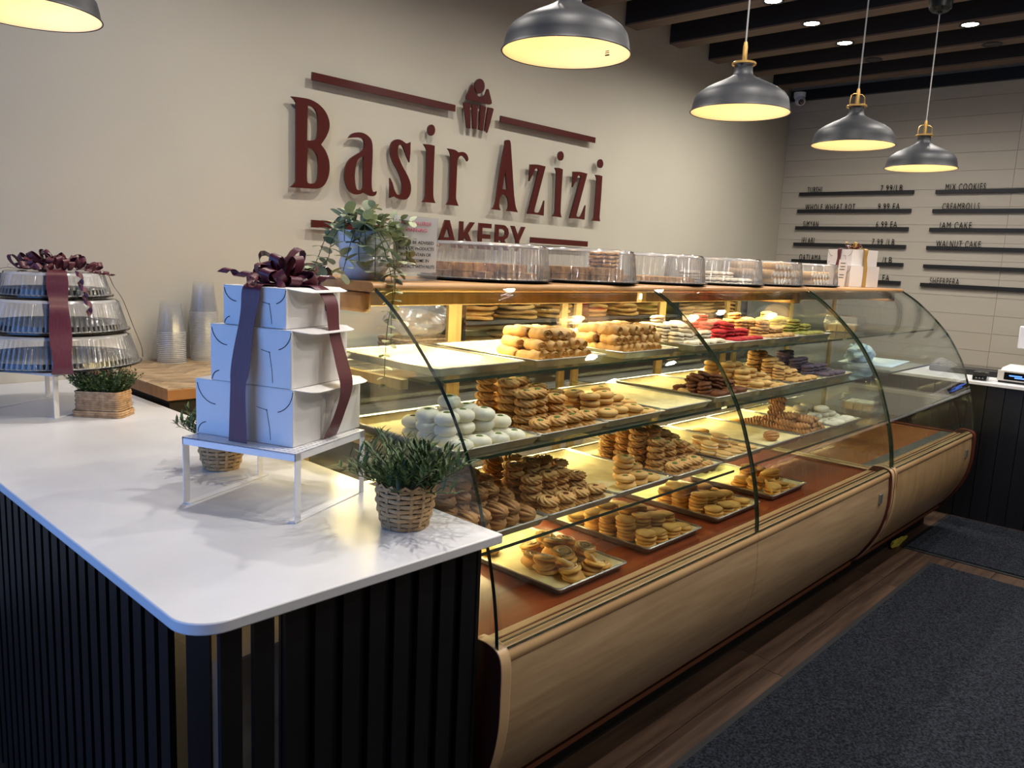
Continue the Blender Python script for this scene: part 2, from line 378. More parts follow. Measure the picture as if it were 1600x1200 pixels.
# ------------------------------------------------------------------ herringbone side table by the wall with cup stacks
tb = thing('side_table', 'herringbone oak top standing against the beige wall behind the white counter', 'table', (0, 0, 0))
MB().box(1.232, 2.42, 2.90, 3.685, .935, .976).build('table_core', M['oakedge'], tb, bevel=.002)
MB().box(1.26, 2.40, 2.95, 3.67, 0, .935).build('base_cabinet', M['darkwood'], tb, smooth=False)
hb = MB().box(0, .236, 0, .0585, 0, .004).mesh('herringbone_block', M['oakh'], False)
cx, cy = 1.232, 2.90
blocks = []
Wb, Lb = .06, .24
for a in range(-14, 30):
    for b in range(-10, 10):
        # horizontal block at (a*W + b*2L', ...) ; pattern period: (W, W) and (2L, 0)/( ... )
        px, py = a*Wb+b*2*Lb, a*Wb
        blocks.append((px, py, 0)); blocks.append((px+Lb, py-Lb+Wb, 1))
for px, py, o in blocks:
    w_, h_ = (Lb, Wb) if o == 0 else (Wb, Lb)
    corners = [(px, py), (px+w_, py), (px+w_, py+h_), (px, py+h_)]
    pts = [((x-y)*.7071+1.8, (x+y)*.7071+2.9) for x, y in corners]
    mx = sum(p[0] for p in pts)/4; my = sum(p[1] for p in pts)/4
    def clip(poly, ax, lim, sgn):
        out = []
        for i in range(len(poly)):
            p, q = poly[i-1], poly[i]; dp = (p[ax]-lim)*sgn; dq = (q[ax]-lim)*sgn
            if dp*dq < 0: t = dp/(dp-dq); out.append((p[0]+(q[0]-p[0])*t, p[1]+(q[1]-p[1])*t))
            if dq >= 0: out.append(q)
        return out
    pts = [((p[0]-mx)*.985+mx, (p[1]-my)*.985+my) for p in pts]
    for ax, lim, sg in ((0, 1.234, 1), (0, 2.30, -1), (1, 2.902, 1), (1, 3.683, -1)):
        if pts: pts = clip(pts, ax, lim, sg)
    if len(pts) >= 3:
        ar = abs(sum(pts[i-1][0]*pts[i][1]-pts[i][0]*pts[i-1][1] for i in range(len(pts))))/2
        if ar > .0004: MB().prism([(p[0]-mx, p[1]-my) for p in pts], 0, .004, 2).build('herringbone_block', M['oakh'], tb, (mx, my, .976), smooth=False)

cup_me = MB().lathe([(.041, .002), (.041, 0), (.044, .0), (.0605, .1345), (.063, .1345), (.063, .139), (.0605, .139)], 28, mis=[0, 0, 0, 1, 1, 1]).mesh('plastic_cup', [M['cup'], M['cuprim']], True, 50)
def cup_stack(x, y, n, step, sc, label, group):
    # cups stand upside down, nested
    for i in range(n):
        o = inst('plastic_cup', cup_me, None, (x, y, .9805+(.139+i*step)*sc), (PI, 0, rnd.random()*6), sc)
        tag(o, label if i < n-1 else label.replace('clear plastic cup', 'topmost clear plastic cup'), 'cup', group if i < n-1 else None)
cup_stack(1.54, 3.57, 17, .0085, 1.0, 'clear plastic cup nested upside down in the shorter stack by the wall', 'cups in the shorter stack')
cup_stack(1.70, 3.585, 37, .0062, 1.0, 'clear plastic cup nested upside down in the tallest stack by the wall', 'cups in the tallest stack')
cup_stack(1.875, 3.60, 22, .0042, 1.0, 'clear plastic cup in the stack half hidden behind the gift boxes', 'cups behind the gift boxes')

# ------------------------------------------------------------------ curved glass display cases
ARC = [(1.176, .622), (1.181, .68), (1.194, .76), (1.214, .84), (1.240, .92), (1.274, 1.01), (1.320, 1.095), (1.385, 1.19), (1.478, 1.285), (1.58, 1.37), (1.68, 1.43)]
def arcpts(sub=4):
    p = [(a, b, 0) for a, b in ARC]; out = []
    for i in range(len(p)-1):
        q = [p[max(i-1, 0)], p[i], p[i+1], p[min(i+2, len(p)-1)]]
        for k in range(sub):
            t = k/sub; f = lambda a, b, c, d: .5*((2*b)+(-a+c)*t+(2*a-5*b+4*c-d)*t*t+(-a+3*b-3*c+d)*t**3)
            out.append((f(*[e[0] for e in q]), f(*[e[1] for e in q])))
    return out+[ARC[-1]]
AR = arcpts()
def arc_y(z):
    for (a, b), (c, d) in zip(AR, AR[1:]):
        if b <= z <= d: return a+(c-a)*(z-b)/(d-b)
    return AR[-1][0]
def arc_offset(d):
    out = []
    for i, (y, z) in enumerate(AR):
        a = AR[max(i-1, 0)]; b = AR[min(i+1, len(AR)-1)]; t = Vector((b[0]-a[0], b[1]-a[1])).normalized(); n = Vector((t.y, -t.x))
        out.append((y+n.x*d, z+n.y*d))
    return out
FRONT = [(1.205, .628), (1.165, .600), (1.158, .52), (1.162, .42), (1.190, .315), (1.252, .20), (1.300, .145)]
YB = 2.06
SHELF = [(1.212, 1.452), (1.037, 1.336), (.826, 1.266)]
def curved_pane(x0, x1, parent):
    o = arc_offset(-.0); i = arc_offset(-.011)
    poly = o+i[::-1]
    mb = MB(); n = len(o); k = 0
    mb.v = [(x0, *p) for p in o]+[(x1, *p) for p in o]+[(x0, *p) for p in i]+[(x1, *p) for p in i]
    for a in range(n-1):
        mb.f += [(a, n+a, n+a+1, a+1), (2*n+a, 2*n+a+1, 3*n+a+1, 3*n+a)]; mb.m += [0, 0]
        mb.f += [(a, a+1, 2*n+a+1, 2*n+a), (n+a, 3*n+a, 3*n+a+1, n+a+1)]; mb.m += [1, 1]
    mb.f += [(0, 2*n, 3*n, n), (n-1, 2*n-1, 4*n-1, 3*n-1)]; mb.m += [1, 1]
    return mb.build('curved_glass', [M['glass'], M['edge']], parent)
def side_pane(x, parent):
    poly = [(y, z) for y, z in arc_offset(-.012)]+[(YB-.02, 1.415), (YB-.02, .605), (1.2, .605)]
    return MB().prism(poly, x, x+.006, 0, 0, 0).build('side_glass', M['glass'], parent)
def body_prof(d=0, top=.60): return [(y+d, z) for y, z in FRONT]+[(1.34, .145), (1.34, .12), (YB, .12), (YB, top), (1.25, top), (1.21, .62)]
def make_case(xa, xb, bays, label, deckmat, name='display_case'):
    t = thing(name, label, 'display case', (0, 0, 0))
    # bowed front panel, thin board following the profile
    pr = [(y, z) for y, z in FRONT[1:]]; pin = [(y+.02, z+.004) for y, z in pr]
    fine = lambda P: [(a[0]+(b[0]-a[0])*k/4, a[1]+(b[1]-a[1])*k/4) for a, b in zip(P, P[1:]) for k in range(4)]+[P[-1]]
    sm = crv([(p[0], p[1], 1 if i in (0, len(pr)-1) else 0) for i, p in enumerate(pr)]+[(p[0], p[1], 1 if i in (0, len(pr)-1) else 0) for i, p in enumerate(pin[::-1])], 5)
    seams = [xa+.035]+[b for b in bays[1:-1]]+[xb-.035]
    for a, b in zip(seams, seams[1:]):
        MB().prism(sm, a+.0012, b-.0012, 0).build('front_panel', M['maple'] if name == 'display_case' and xa < 2 else M['maple_v'], t)
        # bullnose rail
        rr = [(1.186+.026*math.cos(u), .600+.026*math.sin(u)) for u in [2*PI*k/20 for k in range(20)]]
        MB().prism(rr, a+.001, b-.001, 0).build('front_rail', M['rail'], t)
    out = crv([(1.24, .634, 1), (1.19, .636, 0), (1.152, .612, 0), (1.146, .52, 0), (1.150, .42, 0), (1.178, .31, 0), (1.242, .195, 0), (1.30, .13, 1), (1.42, .13, 1), (1.42, .0, 1), (YB, .0, 1), (YB, .61, 1), (1.26, .61, 1)], 5)
    for x in (xa, xb-.035):
        MB().prism(out, x, x+.035, 0, 0, 1).build('end_panel', [M['cherry'] if deckmat == 'cherry_l' and x > xa else M['endcap'], M['endface']], t, bevel=.003)
    MB().box(xa+.03, xb-.03, 1.29, 1.345, .128, .146).build('lower_strip', M['stripwood'], t, smooth=False)
    MB().box(xa+.001, xb-.001, 1.37, 1.39, 0, .13).build('kick_board', M['kick'], t, smooth=False)
    MB().box(xa+.03, xb-.03, YB-.02, YB, 0, .60).build('back_panel', M['stripwood'], t, smooth=False)
    MB().box(xa+.03, xb-.03, 1.225, YB-.02, .585, .600).build('deck', M[deckmat], t, smooth=False)
    MB().box(xa+.036, xb-.036, 1.20, 1.262, .598, .608).build('glass_channel', M['rail'], t, smooth=False)
    MB().box(xa+.036, xb-.036, 1.192, 1.198, .604, .626).build('channel_seal', M['black'], t, smooth=False)
    MB().box(xa+.036, xb-.036, 1.232, 1.237, .606, .6105).build('channel_groove', M['stripwood'], t, smooth=False)
    if deckmat == 'cherry_l': MB().box(xa+.04, xb-.04, 1.264, 1.33, .6, .6025).build('metal_strip', M['alu'], t, smooth=False)
    for a, b in zip(bays, bays[1:]):
        curved_pane(a+.004, b-.004, t)
        for z, yf in SHELF:
            MB().box(a+.02, b-.02, yf, YB-.025, z-.008, z).build('glass_shelf', [M['shelf']], t, smooth=False)
            MB().box(a+.02, b-.02, yf-.0015, yf, z-.008, z).build('shelf_edge', M['shedge'], t, smooth=False)
            for xx in (a+.012, b-.034):
                MB().box(xx, xx+.022, yf+.10, YB-.03, z-.034, z-.009).build('shelf_bracket', M['frame'], t, smooth=False)
        for z, yf in SHELF[:3]:
            if name == 'display_case' and deckmat == 'cherry':
                MB().box(a+.06, b-.06, 1.935, 1.947, z-.020, z-.010).build('shelf_lamp', M['ledtube'], t, smooth=False)
                MB().box(a+.05, b-.05, 1.912, 1.918, z-.026, z-.009).build('lamp_valance', M['frame'], t, smooth=False)
                light('shelf_strip_light', 'AREA', ((a+b)/2, 1.928, z-.029), 5.4, (1, .76, .34), (-.75, 0, 0), shape='RECTANGLE', size=b-a-.15, size_y=.02)
        MB().box(a+.05, b-.05, 1.735, 1.76, 1.385, 1.405).build('lamp_tube', M['tube'], t, smooth=False)
        MB().box(a+.03, b-.03, 1.715, 1.735, 1.378, 1.413).build('lamp_cover', M['frame'], t, smooth=False)
        # sliding doors at the back
        n = 2; w_ = (b-a-.04)/n
        for k in range(n):
            xx = a+.02+k*w_; yy = YB-.012+(k % 2)*.012
            d = MB().box(xx+.03, xx+w_-.03, yy, yy+.005, .63, 1.35).build('sliding_door', M['glass'], t, smooth=False)
            for u in (xx, xx+w_-.036): MB().box(u, u+.036, yy-.006, yy+.008, .61, 1.352).build('door_stile', M['frame'], d, smooth=False)
    side_pane(xa+.012, t); side_pane(xb-.02, t)
    # top board with rounded front edge
    tp = [(1.668+.0125*math.cos(u), 1.4285+.0125*math.sin(u)) for u in [PI/2+PI*k/8 for k in range(9)]]+[(2.14, 1.416), (2.14, 1.441)]
    MB().prism(tp, xa, xb, 0).build('top_board', M['topwood'], t, smooth=True)
    MB().box(xa+.01, xb-.01, 1.70, YB, 1.4135, 1.416).build('top_lining', M['black'], t, smooth=False)
    MB().box(xa+.01, xb-.01, YB-.035, YB+.005, 1.35, 1.414).build('header_rail', M['frame'], t, smooth=False)
    for x in (xa, xb-.03):
        MB().box(x, x+.03, 1.70, YB, 1.36, 1.4135).build('end_block', M['topwood'], t, bevel=.01)
    for x in (xb-.16,):
        MB().box(x, x+.03, 1.150, 1.1575, .49, .535).build('nameplate', M['grey'], t, (0, .0, 0), bevel=.001)
    return t
case1 = make_case(1.232, 3.866, [1.235, 2.52, 3.862], 'long curved glass display case holding three lit shelves of cookie trays', 'cherry')
case2 = make_case(3.874, 5.285, [3.878, 5.28], 'curved glass display case with empty shelves beside the black panelled counter', 'cherry_l')
for x0, x1, e in ((1.3, 2.46, 1), (2.58, 3.8, 1), (3.94, 5.2, .35)):
    light('case_strip_light', 'AREA', ((x0+x1)/2, 1.76, 1.375), 10.5*e, (1, .76, .36), (.25, 0, 0), shape='RECTANGLE', size=x1-x0, size_y=.03)
SIGN = {
 'letter_B': [[(2192,2257,1),(2241,2260,0),(2299,2260,0),(2352,2244,0),(2392,2213,0),(2413,2173,0),(2414,2135,0),(2396,2092,0),(2365,2048,1),(2391,2023,0),(2411,1985,0),(2418,1944,0),(2414,1903,0),(2399,1865,0),(2378,1840,0),(2344,1825,0),(2278,1821,1),(2188,1818,1),(2208,1834,0),(2220,1850,1),(2220,2232,1),(2210,2244,0)],[(2286,2229,1),(2311,2227,0),(2332,2213,0),(2345,2183,0),(2346,2118,0),(2341,2082,0),(2330,2067,0),(2300,2060,0),(2283,2059,1)],[(2286,2025,1),(2316,2019,0),(2337,2001,0),(2348,1972,0),(2350,1901,0),(2344,1870,0),(2332,1853,0),(2308,1847,0),(2287,1852,0),(2283,1884,1)]],
 'letter_a': [[(2533,2104,1),(2553,2127,0),(2585,2140,0),(2624,2143,0),(2661,2131,0),(2684,2108,0),(2691,2066,0),(2691,2007,0),(2688,1926,0),(2689,1872,0),(2696,1846,0),(2708,1841,0),(2724,1847,1),(2719,1829,0),(2702,1818,0),(2678,1818,0),(2654,1826,0),(2633,1831,1),(2611,1821,0),(2584,1817,0),(2551,1827,0),(2528,1852,0),(2515,1887,0),(2514,1924,0),(2523,1967,0),(2548,2001,0),(2587,2027,0),(2623,2050,0),(2636,2070,0),(2636,2096,0),(2625,2112,0),(2602,2116,0),(2572,2112,0)],[(2632,2024,1),(2607,2011,0),(2591,1993,0),(2582,1963,0),(2577,1915,0),(2581,1872,0),(2590,1847,0),(2604,1841,0),(2624,1846,0),(2633,1861,1)]],
 'letter_s': [[(2953,2139,1),(2926,2128,0),(2907,2133,0),(2885,2141,0),(2855,2141,0),(2829,2128,0),(2814,2105,0),(2812,2073,0),(2819,2041,0),(2838,2007,0),(2863,1977,0),(2885,1942,0),(2899,1905,0),(2901,1873,0),(2896,1851,0),(2879,1840,0),(2861,1845,0),(2845,1867,0),(2832,1899,0),(2813,1927,1),(2816,1818,1),(2834,1825,0),(2849,1830,1),(2868,1822,0),(2898,1816,0),(2926,1819,0),(2947,1832,0),(2962,1859,0),(2964,1893,0),(2954,1925,0),(2931,1961,0),(2902,1997,0),(2880,2030,0),(2865,2061,0),(2863,2088,0),(2868,2107,0),(2880,2116,0),(2895,2111,0),(2908,2094,0),(2927,2061,0),(2948,2027,1),(2953,2081,1)]],
 'letter_i': [[(3050,2141,1),(3095,2144,0),(3133,2142,1),(3131,1977,1),(3132,1879,0),(3138,1840,0),(3153,1817,1),(3049,1815,1),(3068,1832,0),(3076,1855,1),(3076,2106,1),(3067,2124,0)],[(3132,2230,0),(3130,2218,0),(3125,2207,0),(3116,2199,0),(3106,2195,0),(3095,2196,0),(3086,2202,0),(3080,2211,0),(3078,2222,0),(3079,2234,0),(3085,2245,0),(3093,2253,0),(3103,2257,0),(3114,2256,0),(3123,2251,0),(3129,2242,0)]],
 'letter_r': [[(3235,2140,1),(3282,2140,0),(3306,2135,0),(3320,2128,1),(3355,2135,0),(3383,2129,0),(3400,2111,0),(3403,2094,0),(3396,2084,1),(3381,2099,0),(3359,2111,0),(3335,2108,0),(3316,2081,0),(3314,2021,0),(3313,1921,0),(3314,1860,0),(3324,1836,0),(3337,1815,1),(3238,1815,1),(3256,1835,0),(3262,1861,1),(3261,2104,1),(3252,2125,0)]],
 'letter_A': [[(3719,2249,0),(3739,2257,0),(3760,2255,0),(3769,2235,1),(3787,2126,1),(3820,1925,1),(3834,1872,0),(3846,1840,0),(3864,1815,1),(3762,1817,1),(3774,1840,0),(3772,1872,0),(3758,1901,0),(3733,1917,0),(3710,1915,0),(3692,1892,0),(3686,1860,0),(3691,1834,0),(3704,1816,1),(3622,1817,1),(3641,1832,0),(3655,1863,0),(3663,1911,1),(3690,2099,1),(3717,2228,1)],[(3730,2066,1),(3709,1950,1),(3755,1949,1)]],
 'letter_z': [[(3962,2131,1),(4037,2138,0),(4115,2135,1),(4022,1834,1),(4035,1826,0),(4070,1829,0),(4090,1847,0),(4120,1912,1),(4121,1811,1),(4036,1814,0),(3960,1812,1),(4048,2106,1),(4030,2115,0),(4014,2108,0),(3995,2078,0),(3961,2023,1)]],
 'letter_i2': [[(4213,2138,1),(4256,2141,0),(4295,2136,1),(4293,2012,1),(4294,1868,0),(4299,1834,0),(4310,1812,1),(4212,1815,1),(4233,1832,0),(4238,1852,1),(4232,2109,1),(4226,2123,0)],[(4296,2226,0),(4295,2214,0),(4290,2203,0),(4281,2195,0),(4270,2191,0),(4259,2192,0),(4249,2198,0),(4242,2207,0),(4239,2219,0),(4240,2231,0),(4245,2241,0),(4254,2249,0),(4265,2253,0),(4276,2252,0),(4286,2246,0),(4293,2237,0)]],
 'letter_z2': [[(4409,2133,1),(4480,2139,0),(4567,2136,1),(4470,1837,1),(4482,1829,0),(4509,1829,0),(4532,1850,0),(4568,1916,1),(4565,1813,1),(4482,1816,0),(4401,1812,1),(4499,2108,1),(4477,2118,0),(4464,2111,0),(4443,2079,0),(4412,2027,1)]],
 'letter_i3': [[(4662,2138,1),(4702,2140,0),(4743,2137,1),(4743,2006,1),(4740,1871,0),(4740,1840,0),(4751,1814,1),(4649,1813,1),(4673,1830,0),(4678,1860,1),(4682,2109,1),(4676,2124,0)],[(4744,2226,0),(4743,2213,0),(4737,2203,0),(4728,2195,0),(4717,2191,0),(4705,2192,0),(4694,2198,0),(4687,2207,0),(4683,2219,0),(4684,2231,0),(4690,2241,0),(4699,2249,0),(4710,2253,0),(4722,2252,0),(4732,2246,0),(4740,2237,0)]],
 'cherry': [[(3517,2544,0),(3515,2527,0),(3507,2512,0),(3494,2500,0),(3479,2494,0),(3463,2495,0),(3449,2502,0),(3440,2514,0),(3436,2529,0),(3438,2546,0),(3446,2561,0),(3459,2573,0),(3474,2579,0),(3490,2578,0),(3503,2572,0),(3513,2560,0)]],
 'icing': [[(3410,2531,1),(3420,2529,1),(3429,2508,0),(3447,2487,0),(3472,2476,0),(3497,2479,0),(3521,2493,0),(3535,2516,0),(3542,2532,1),(3552,2531,1),(3583,2462,0),(3577,2449,0),(3565,2443,1),(3386,2443,1),(3371,2447,0),(3370,2459,1)]],
 'cup1': [[(3352,2407,0),(3355,2417,0),(3368,2425,0),(3400,2425,1),(3411,2280,1),(3385,2280,1)]],
 'cup2': [[(3418,2421,1),(3465,2424,1),(3462,2283,1),(3434,2281,1)]],
 'cup3': [[(3490,2430,1),(3536,2425,1),(3517,2280,1),(3485,2284,1)]],
 'cup4': [[(3554,2425,1),(3589,2427,0),(3599,2421,0),(3600,2413,0),(3560,2286,0),(3551,2279,0),(3533,2284,1)]],
}
# ------------------------------------------------------------------ wall sign
logo = thing('wall_sign', 'burgundy raised lettering with cupcake emblem mounted on the beige wall', 'sign', (0, 3.67, 0))
def sign_piece(name, loops):
    me = curve_mesh(name, [[(x/1000, z/1000) for x, z in lp] for lp in loops], .006, M['sign'])
    return inst(name, me, logo, (0, -.019, 0), (PI/2, 0, 0))
def sign_all():
    for k, loops in SIGN.items():
        nm = 'letter' if k.startswith('letter') else 'emblem_cherry' if k == 'cherry' else 'emblem_icing' if k == 'icing' else 'emblem_stripe'
        sign_piece(nm, [crv(l, 5) for l in loops])
sign_all()
for a, b, z in ((2311, 3284, 2376), (3668, 4636, 2375), (2314, 2925, 1646), (4003, 4620, 1643)):
    sign_piece('sign_bar', [[(a, z-19), (b, z-19), (b, z+19), (a, z+19)]])
T_, B_, s_ = 1725, 1563, 30
mid = (T_+B_)//2
sign_piece('letter', [[(3050, B_), (3125, B_), (3152, B_+18), (3158, B_+50), (3148, mid), (3130, mid+4), (3150, mid+14), (3155, T_-35), (3140, T_-8), (3115, T_), (3050, T_)],
                      [(3080, B_+26), (3115, B_+26), (3127, B_+45), (3115, mid-8), (3080, mid-8)], [(3080, mid+18), (3112, mid+18), (3124, T_-38), (3112, T_-26), (3080, T_-26)]])
sign_piece('letter', [[(3172, B_), (3205, B_), (3216, B_+34), (3288, B_+34), (3298, B_), (3332, B_), (3270, T_), (3234, T_)], [(3226, B_+60), (3278, B_+60), (3252, T_-40)]])
sign_piece('letter', [[(3353, B_), (3384, B_), (3384, B_+48), (3402, B_+70), (3448, B_), (3486, B_), (3424, B_+94), (3480, T_), (3442, T_), (3384, mid+12), (3384, T_), (3353, T_)]])
sign_piece('letter', [[(3516, B_), (3627, B_), (3627, B_+28), (3547, B_+28), (3547, mid-14), (3619, mid-14), (3619, mid+14), (3547, mid+14), (3547, T_-28), (3627, T_-28), (3627, T_), (3516, T_)]])
sign_piece('letter', [[(3664, B_), (3695, B_), (3695, B_+62), (3718, B_+62), (3758, B_), (3794, B_), (3750, B_+68), (3780, B_+86), (3788, B_+112), (3780, T_-22), (3755, T_-4), (3735, T_), (3664, T_)],
                      [(3695, B_+88), (3735, B_+88), (3755, B_+100), (3755, T_-38), (3735, T_-27), (3695, T_-27)]])
sign_piece('letter', [[(3860, B_), (3892, B_), (3892, mid-12), (3945, T_), (3910, T_), (3876, mid+20), (3842, T_), (3807, T_), (3860, mid-12)]])

# ------------------------------------------------------------------ menu rails on the back wall
RTEXT = Matrix(((0, 0, -1), (-1, 0, 0), (0, 1, 0))).to_euler()
rows = [2.268, 2.104, 1.942, 1.783, 1.621, 1.457]
LEFT = [('TURSHI', .145, '7.99/LB', .19), ('WHOLE WHEAT ROT', .48, '9.99 EA', .19), ('SIMYAN', .15, '6.99 EA', .185), ('JELABI', .13, '7.99 /LB', .2), ('QATLAMA', .215, '/LB', .085), ('', 0, 'EA', .06)]
RIGHT = [('MIX COOKIES', .31, '', 0), ('CREAMROLLS', .29, '', 0), ('JAM CAKE', .255, '', 0), ('WALNUT CAKE', .35, '', 0), ('', 0, '', 0), ('SHEERPERA', .235, '7', .03)]
def menu_rail(z, ya, yb, a, wa, b, wb, side):
    lab = 'black menu rail lettered %s %s on the back wall' % (a, b) if a else ('black menu rail reading EA, partly hidden by the small gift boxes' if b else 'black menu rail without any letters on the back wall')
    t = thing('menu_rail', ' '.join(lab.split()), 'menu rail', (7.749, 0, z))
    mb = MB().box(-.03, 0, yb, ya, -.016, .004); mb.box(-.03, -.026, yb, ya, .004, .016); mb.box(-.004, 0, yb, ya, .004, .016)
    mb.build('ledge', M['black'], t, smooth=False)
    if a: inst('lettering', text_mesh('lettering', a, wa, .058, M['ink'], .003, space=1.25, bold=.0), t, (-.018, ya-.075, .011), RTEXT)
    if b: inst('price_lettering', text_mesh('price_lettering', b, wb, .058, M['ink'], .003, 'RIGHT', space=1.25, bold=.0), t, (-.018, yb+(.1 if side == 0 else .05), .011), RTEXT)
for i, z in enumerate(rows):
    menu_rail(z, 3.495+.003*i, 2.44+.004*i, *LEFT[i], 0)
    menu_rail(z-.004, 2.258+.006*i, .98, *RIGHT[i], 1)
# security camera
cc = thing('security_camera', 'small white dome security camera up in the corner of the back wall', 'camera', (7.66, 3.56, 3.16))
MB().lathe([(0, .06), (.055, .06), (.055, .02), (.045, 0), (.03, -.01)], 20).build('mount', M['white'], cc)
MB().lathe([(0, .05), (.03, .042), (.046, .012), (.05, 0), (.046, -.018), (.034, -.036), (0, -.05)], 20).build('ball', M['white'], cc, (-.02, -.02, -.02))
MB().lathe([(0, .014), (.024, .008), (.026, 0)], 16).build('lens', M['blackp'], cc, (-.056, -.045, -.04), (0, -PI*.62, .6))

# ------------------------------------------------------------------ pendant lamps
sh = [(.036, .118), (.037, .165), (.043, .169), (.043, .172), (.03, .172), (0, .172)]
prof_out = [(.190, 0), (.186, .008), (.1825, .030), (.177, .052), (.163, .070), (.137, .088), (.105, .104), (.075, .118), (.05, .131), (.038, .140), (.035, .155), (.034, .188)]
prof_in = [(r-.003, z-.002 if z > .01 else z) for r, z in prof_out][::-1]
shade_me = MB().lathe(prof_out+[(.0, .189)], 56).mesh('shade', M['shade'], True, 50)
shin_me = MB().lathe([(.190, 0)]+prof_in[::-1]+[(0, .184)], 56).mesh('shade_lining', M['shade_in'], True, 50)
rim_me = MB().lathe([(.190+.002*math.cos(2*PI*k/6), .002*math.sin(2*PI*k/6)) for k in range(7)], 56).mesh('rim', M['shade'])
bulb_me = MB().lathe([(0, .062), (.014, .06), (.015, .04), (.03, .015), (.034, -.005), (.028, -.026), (.012, -.038), (0, -.04)], 20).mesh('bulb', M['bulb'])
ylk = MB(); ylk.tube([(0, -.042, .185), (0, -.044, .20), (0, -.040, .226), (0, -.025, .236), (0, 0, .238), (0, .025, .236), (0, .040, .226), (0, .044, .20), (0, .042, .185)], .0028, 6)
ylk.lathe([(.006, .19), (.009, .192), (.009, .245), (.006, .262), (0, .263)], 12); ylk.lathe([(.044, .176), (.046, .178), (.046, .184), (.044, .186)], 24)
yoke_me = ylk.mesh('brass_yoke', M['brass'])
PEND = [(1.87, 1.60, 2.12, 'black dome pendant lamp above the near end of the display case'), (2.93, 1.60, 2.12, 'black dome pendant lamp second along the row over the glass case'),
        (3.98, 1.56, 2.13, 'black dome pendant lamp third along the row over the glass case'), (4.96, 1.545, 2.13, 'black dome pendant lamp above the far end of the display case'),
        (.745, 2.62, 2.13, 'black dome pendant lamp above the white counter with the ribboned containers')]
for x, y, z, lab in PEND:
    t = thing('pendant_lamp', lab, 'lamp', (x, y, z), 0 if x == 1.87 else rnd.random()*6, 'black dome pendant lamps')
    if x == 1.87: PL0 = t
    s = inst('shade', shade_me, t); inst('shade_lining', shin_me, s); inst('rim', rim_me, s)
    inst('bulb', bulb_me, t, (0, 0, .092)); inst('brass_yoke', yoke_me, t)
    ztop = 3.228-z if True else 0
    MB().tube([(0, 0, .26), (0, 0, 3.0-z)], .0032, 8).build('cord', M['cord'], t)
    MB().lathe([(0, 0), (.012, .0), (.014, .01), (.04, .012), (.058, .03), (.066, .12), (.06, .14), (0, .141)], 24).build('ceiling_cup', M['black'], t, (0, 0, 2.96-z))
    MB().tube([(0, 0, 3.10-z), (0, 0, 3.62-z)], .004, 6).build('hanger', M['black'], t)
    light('pendant_light', 'POINT', (x, y, z+.045), 1.15, (1, .66, .30), shadow_soft_size=.035)
# small print inside the nearest shade
for k, (w_, zz) in enumerate(((.020, .040), (.024, .035), (.026, .028))):
    inst('printed_line', MB().box(-.0006, 0, -w_/2, w_/2, 0, .0022 if k < 2 else .004).mesh('printed_line', M['ink'], False), PL0, (.1765+(.035-zz)*.25, -.02, zz), (0, -.2, 0))
# ------------------------------------------------------------------ ceiling spotlights, the visible ones plus fill lights added out of view
ring_me = MB().lathe([(.062, .012), (.066, 0), (.070, -.004), (.062, -.006), (.052, -.002), (.048, .012)], 28).mesh('ring', M['blackp'])
ringw_me = MB().lathe([(0, .011), (.05, .011), (.05, -.001), (0, -.002)], 24).mesh('lens', M['spot'])
lensd_me = MB().lathe([(0, .011), (.05, .011), (.05, -.001), (0, -.002)], 24).mesh('lens', M['blackp'])
SP = [(4.955, 2.58, 1), (5.55, 2.58, 1), (6.145, 2.58, 1), (6.74, 2.58, 0), (6.145, 1.735, 1), (6.74, 1.735, 0), (3.765, 2.58, 1), (2.575, 2.58, 1), (1.385, 2.58, 1), (4.36, 1.0, 1), (2.575, 1.0, 1), (1.385, 1.2, 1), (5.55, .6, 1), (3.765, -.8, 1), (1.385, -.8, 1), (3.17, .2, 1), (4.955, .2, 1), (1.98, .2, 1)]  # all after the second dark one are unseen, added to fill the light
for x, y, on in SP:
    t = thing('ceiling_spotlight', 'round recessed spotlight glowing white in a ceiling beam' if on else 'round recessed spotlight turned aside and dark in a ceiling beam', 'spotlight', (x+.075, y, 3.2265), 0, 'lit ceiling spotlights' if on else 'dark ceiling spotlights')
    inst('ring', ring_me, t); inst('lens', ringw_me if on else lensd_me, t, (0, 0, 0))
    if on: light('spot_beam', 'SPOT', (x+.075, y, 3.21), 54, (1, .935, .85), (0, 0, 0), spot_size=math.radians(168), spot_blend=1, shadow_soft_size=.03)

# ------------------------------------------------------------------ white stands
def stand_proto():
    t = thing('shelf_riser', 'white perforated metal riser carrying the three ribboned white boxes', 'riser', (.981, 1.691, .915), math.radians(22.9), 'white metal risers')
    W, D, H = .288, .313, .16
    mb = MB().box(-W/2, W/2, -D/2, D/2, H-.003, H)
    mb.box(-W/2, W/2, -D/2, -D/2+.002, H-.018, H); mb.box(-W/2, W/2, D/2-.002, D/2, H-.018, H)
    mb.box(-W/2, -W/2+.002, -D/2, D/2, H-.018, H); mb.box(W/2-.002, W/2, -D/2, D/2, H-.018, H)
    mb.build('perforated_top', M['perf'], t, smooth=False)
    for sy in (-1, 1):
        for sx in (-1, 1):
            x0 = sx*W/2-(.0 if sx < 0 else .02); y0 = sy*D/2-(.0 if sy < 0 else .0025)
            y0 = -D/2 if sy < 0 else D/2-.0025
            MB().box(x0, x0+.02, y0, y0+.0025, 0, H-.003).build('leg', M['white'], t, smooth=False)
        y0 = -D/2 if sy < 0 else D/2-.02
        MB().box(-W/2, W/2, y0, y0+.02, 0, .002).build('foot_bar', M['white'], t, smooth=False)
    return t
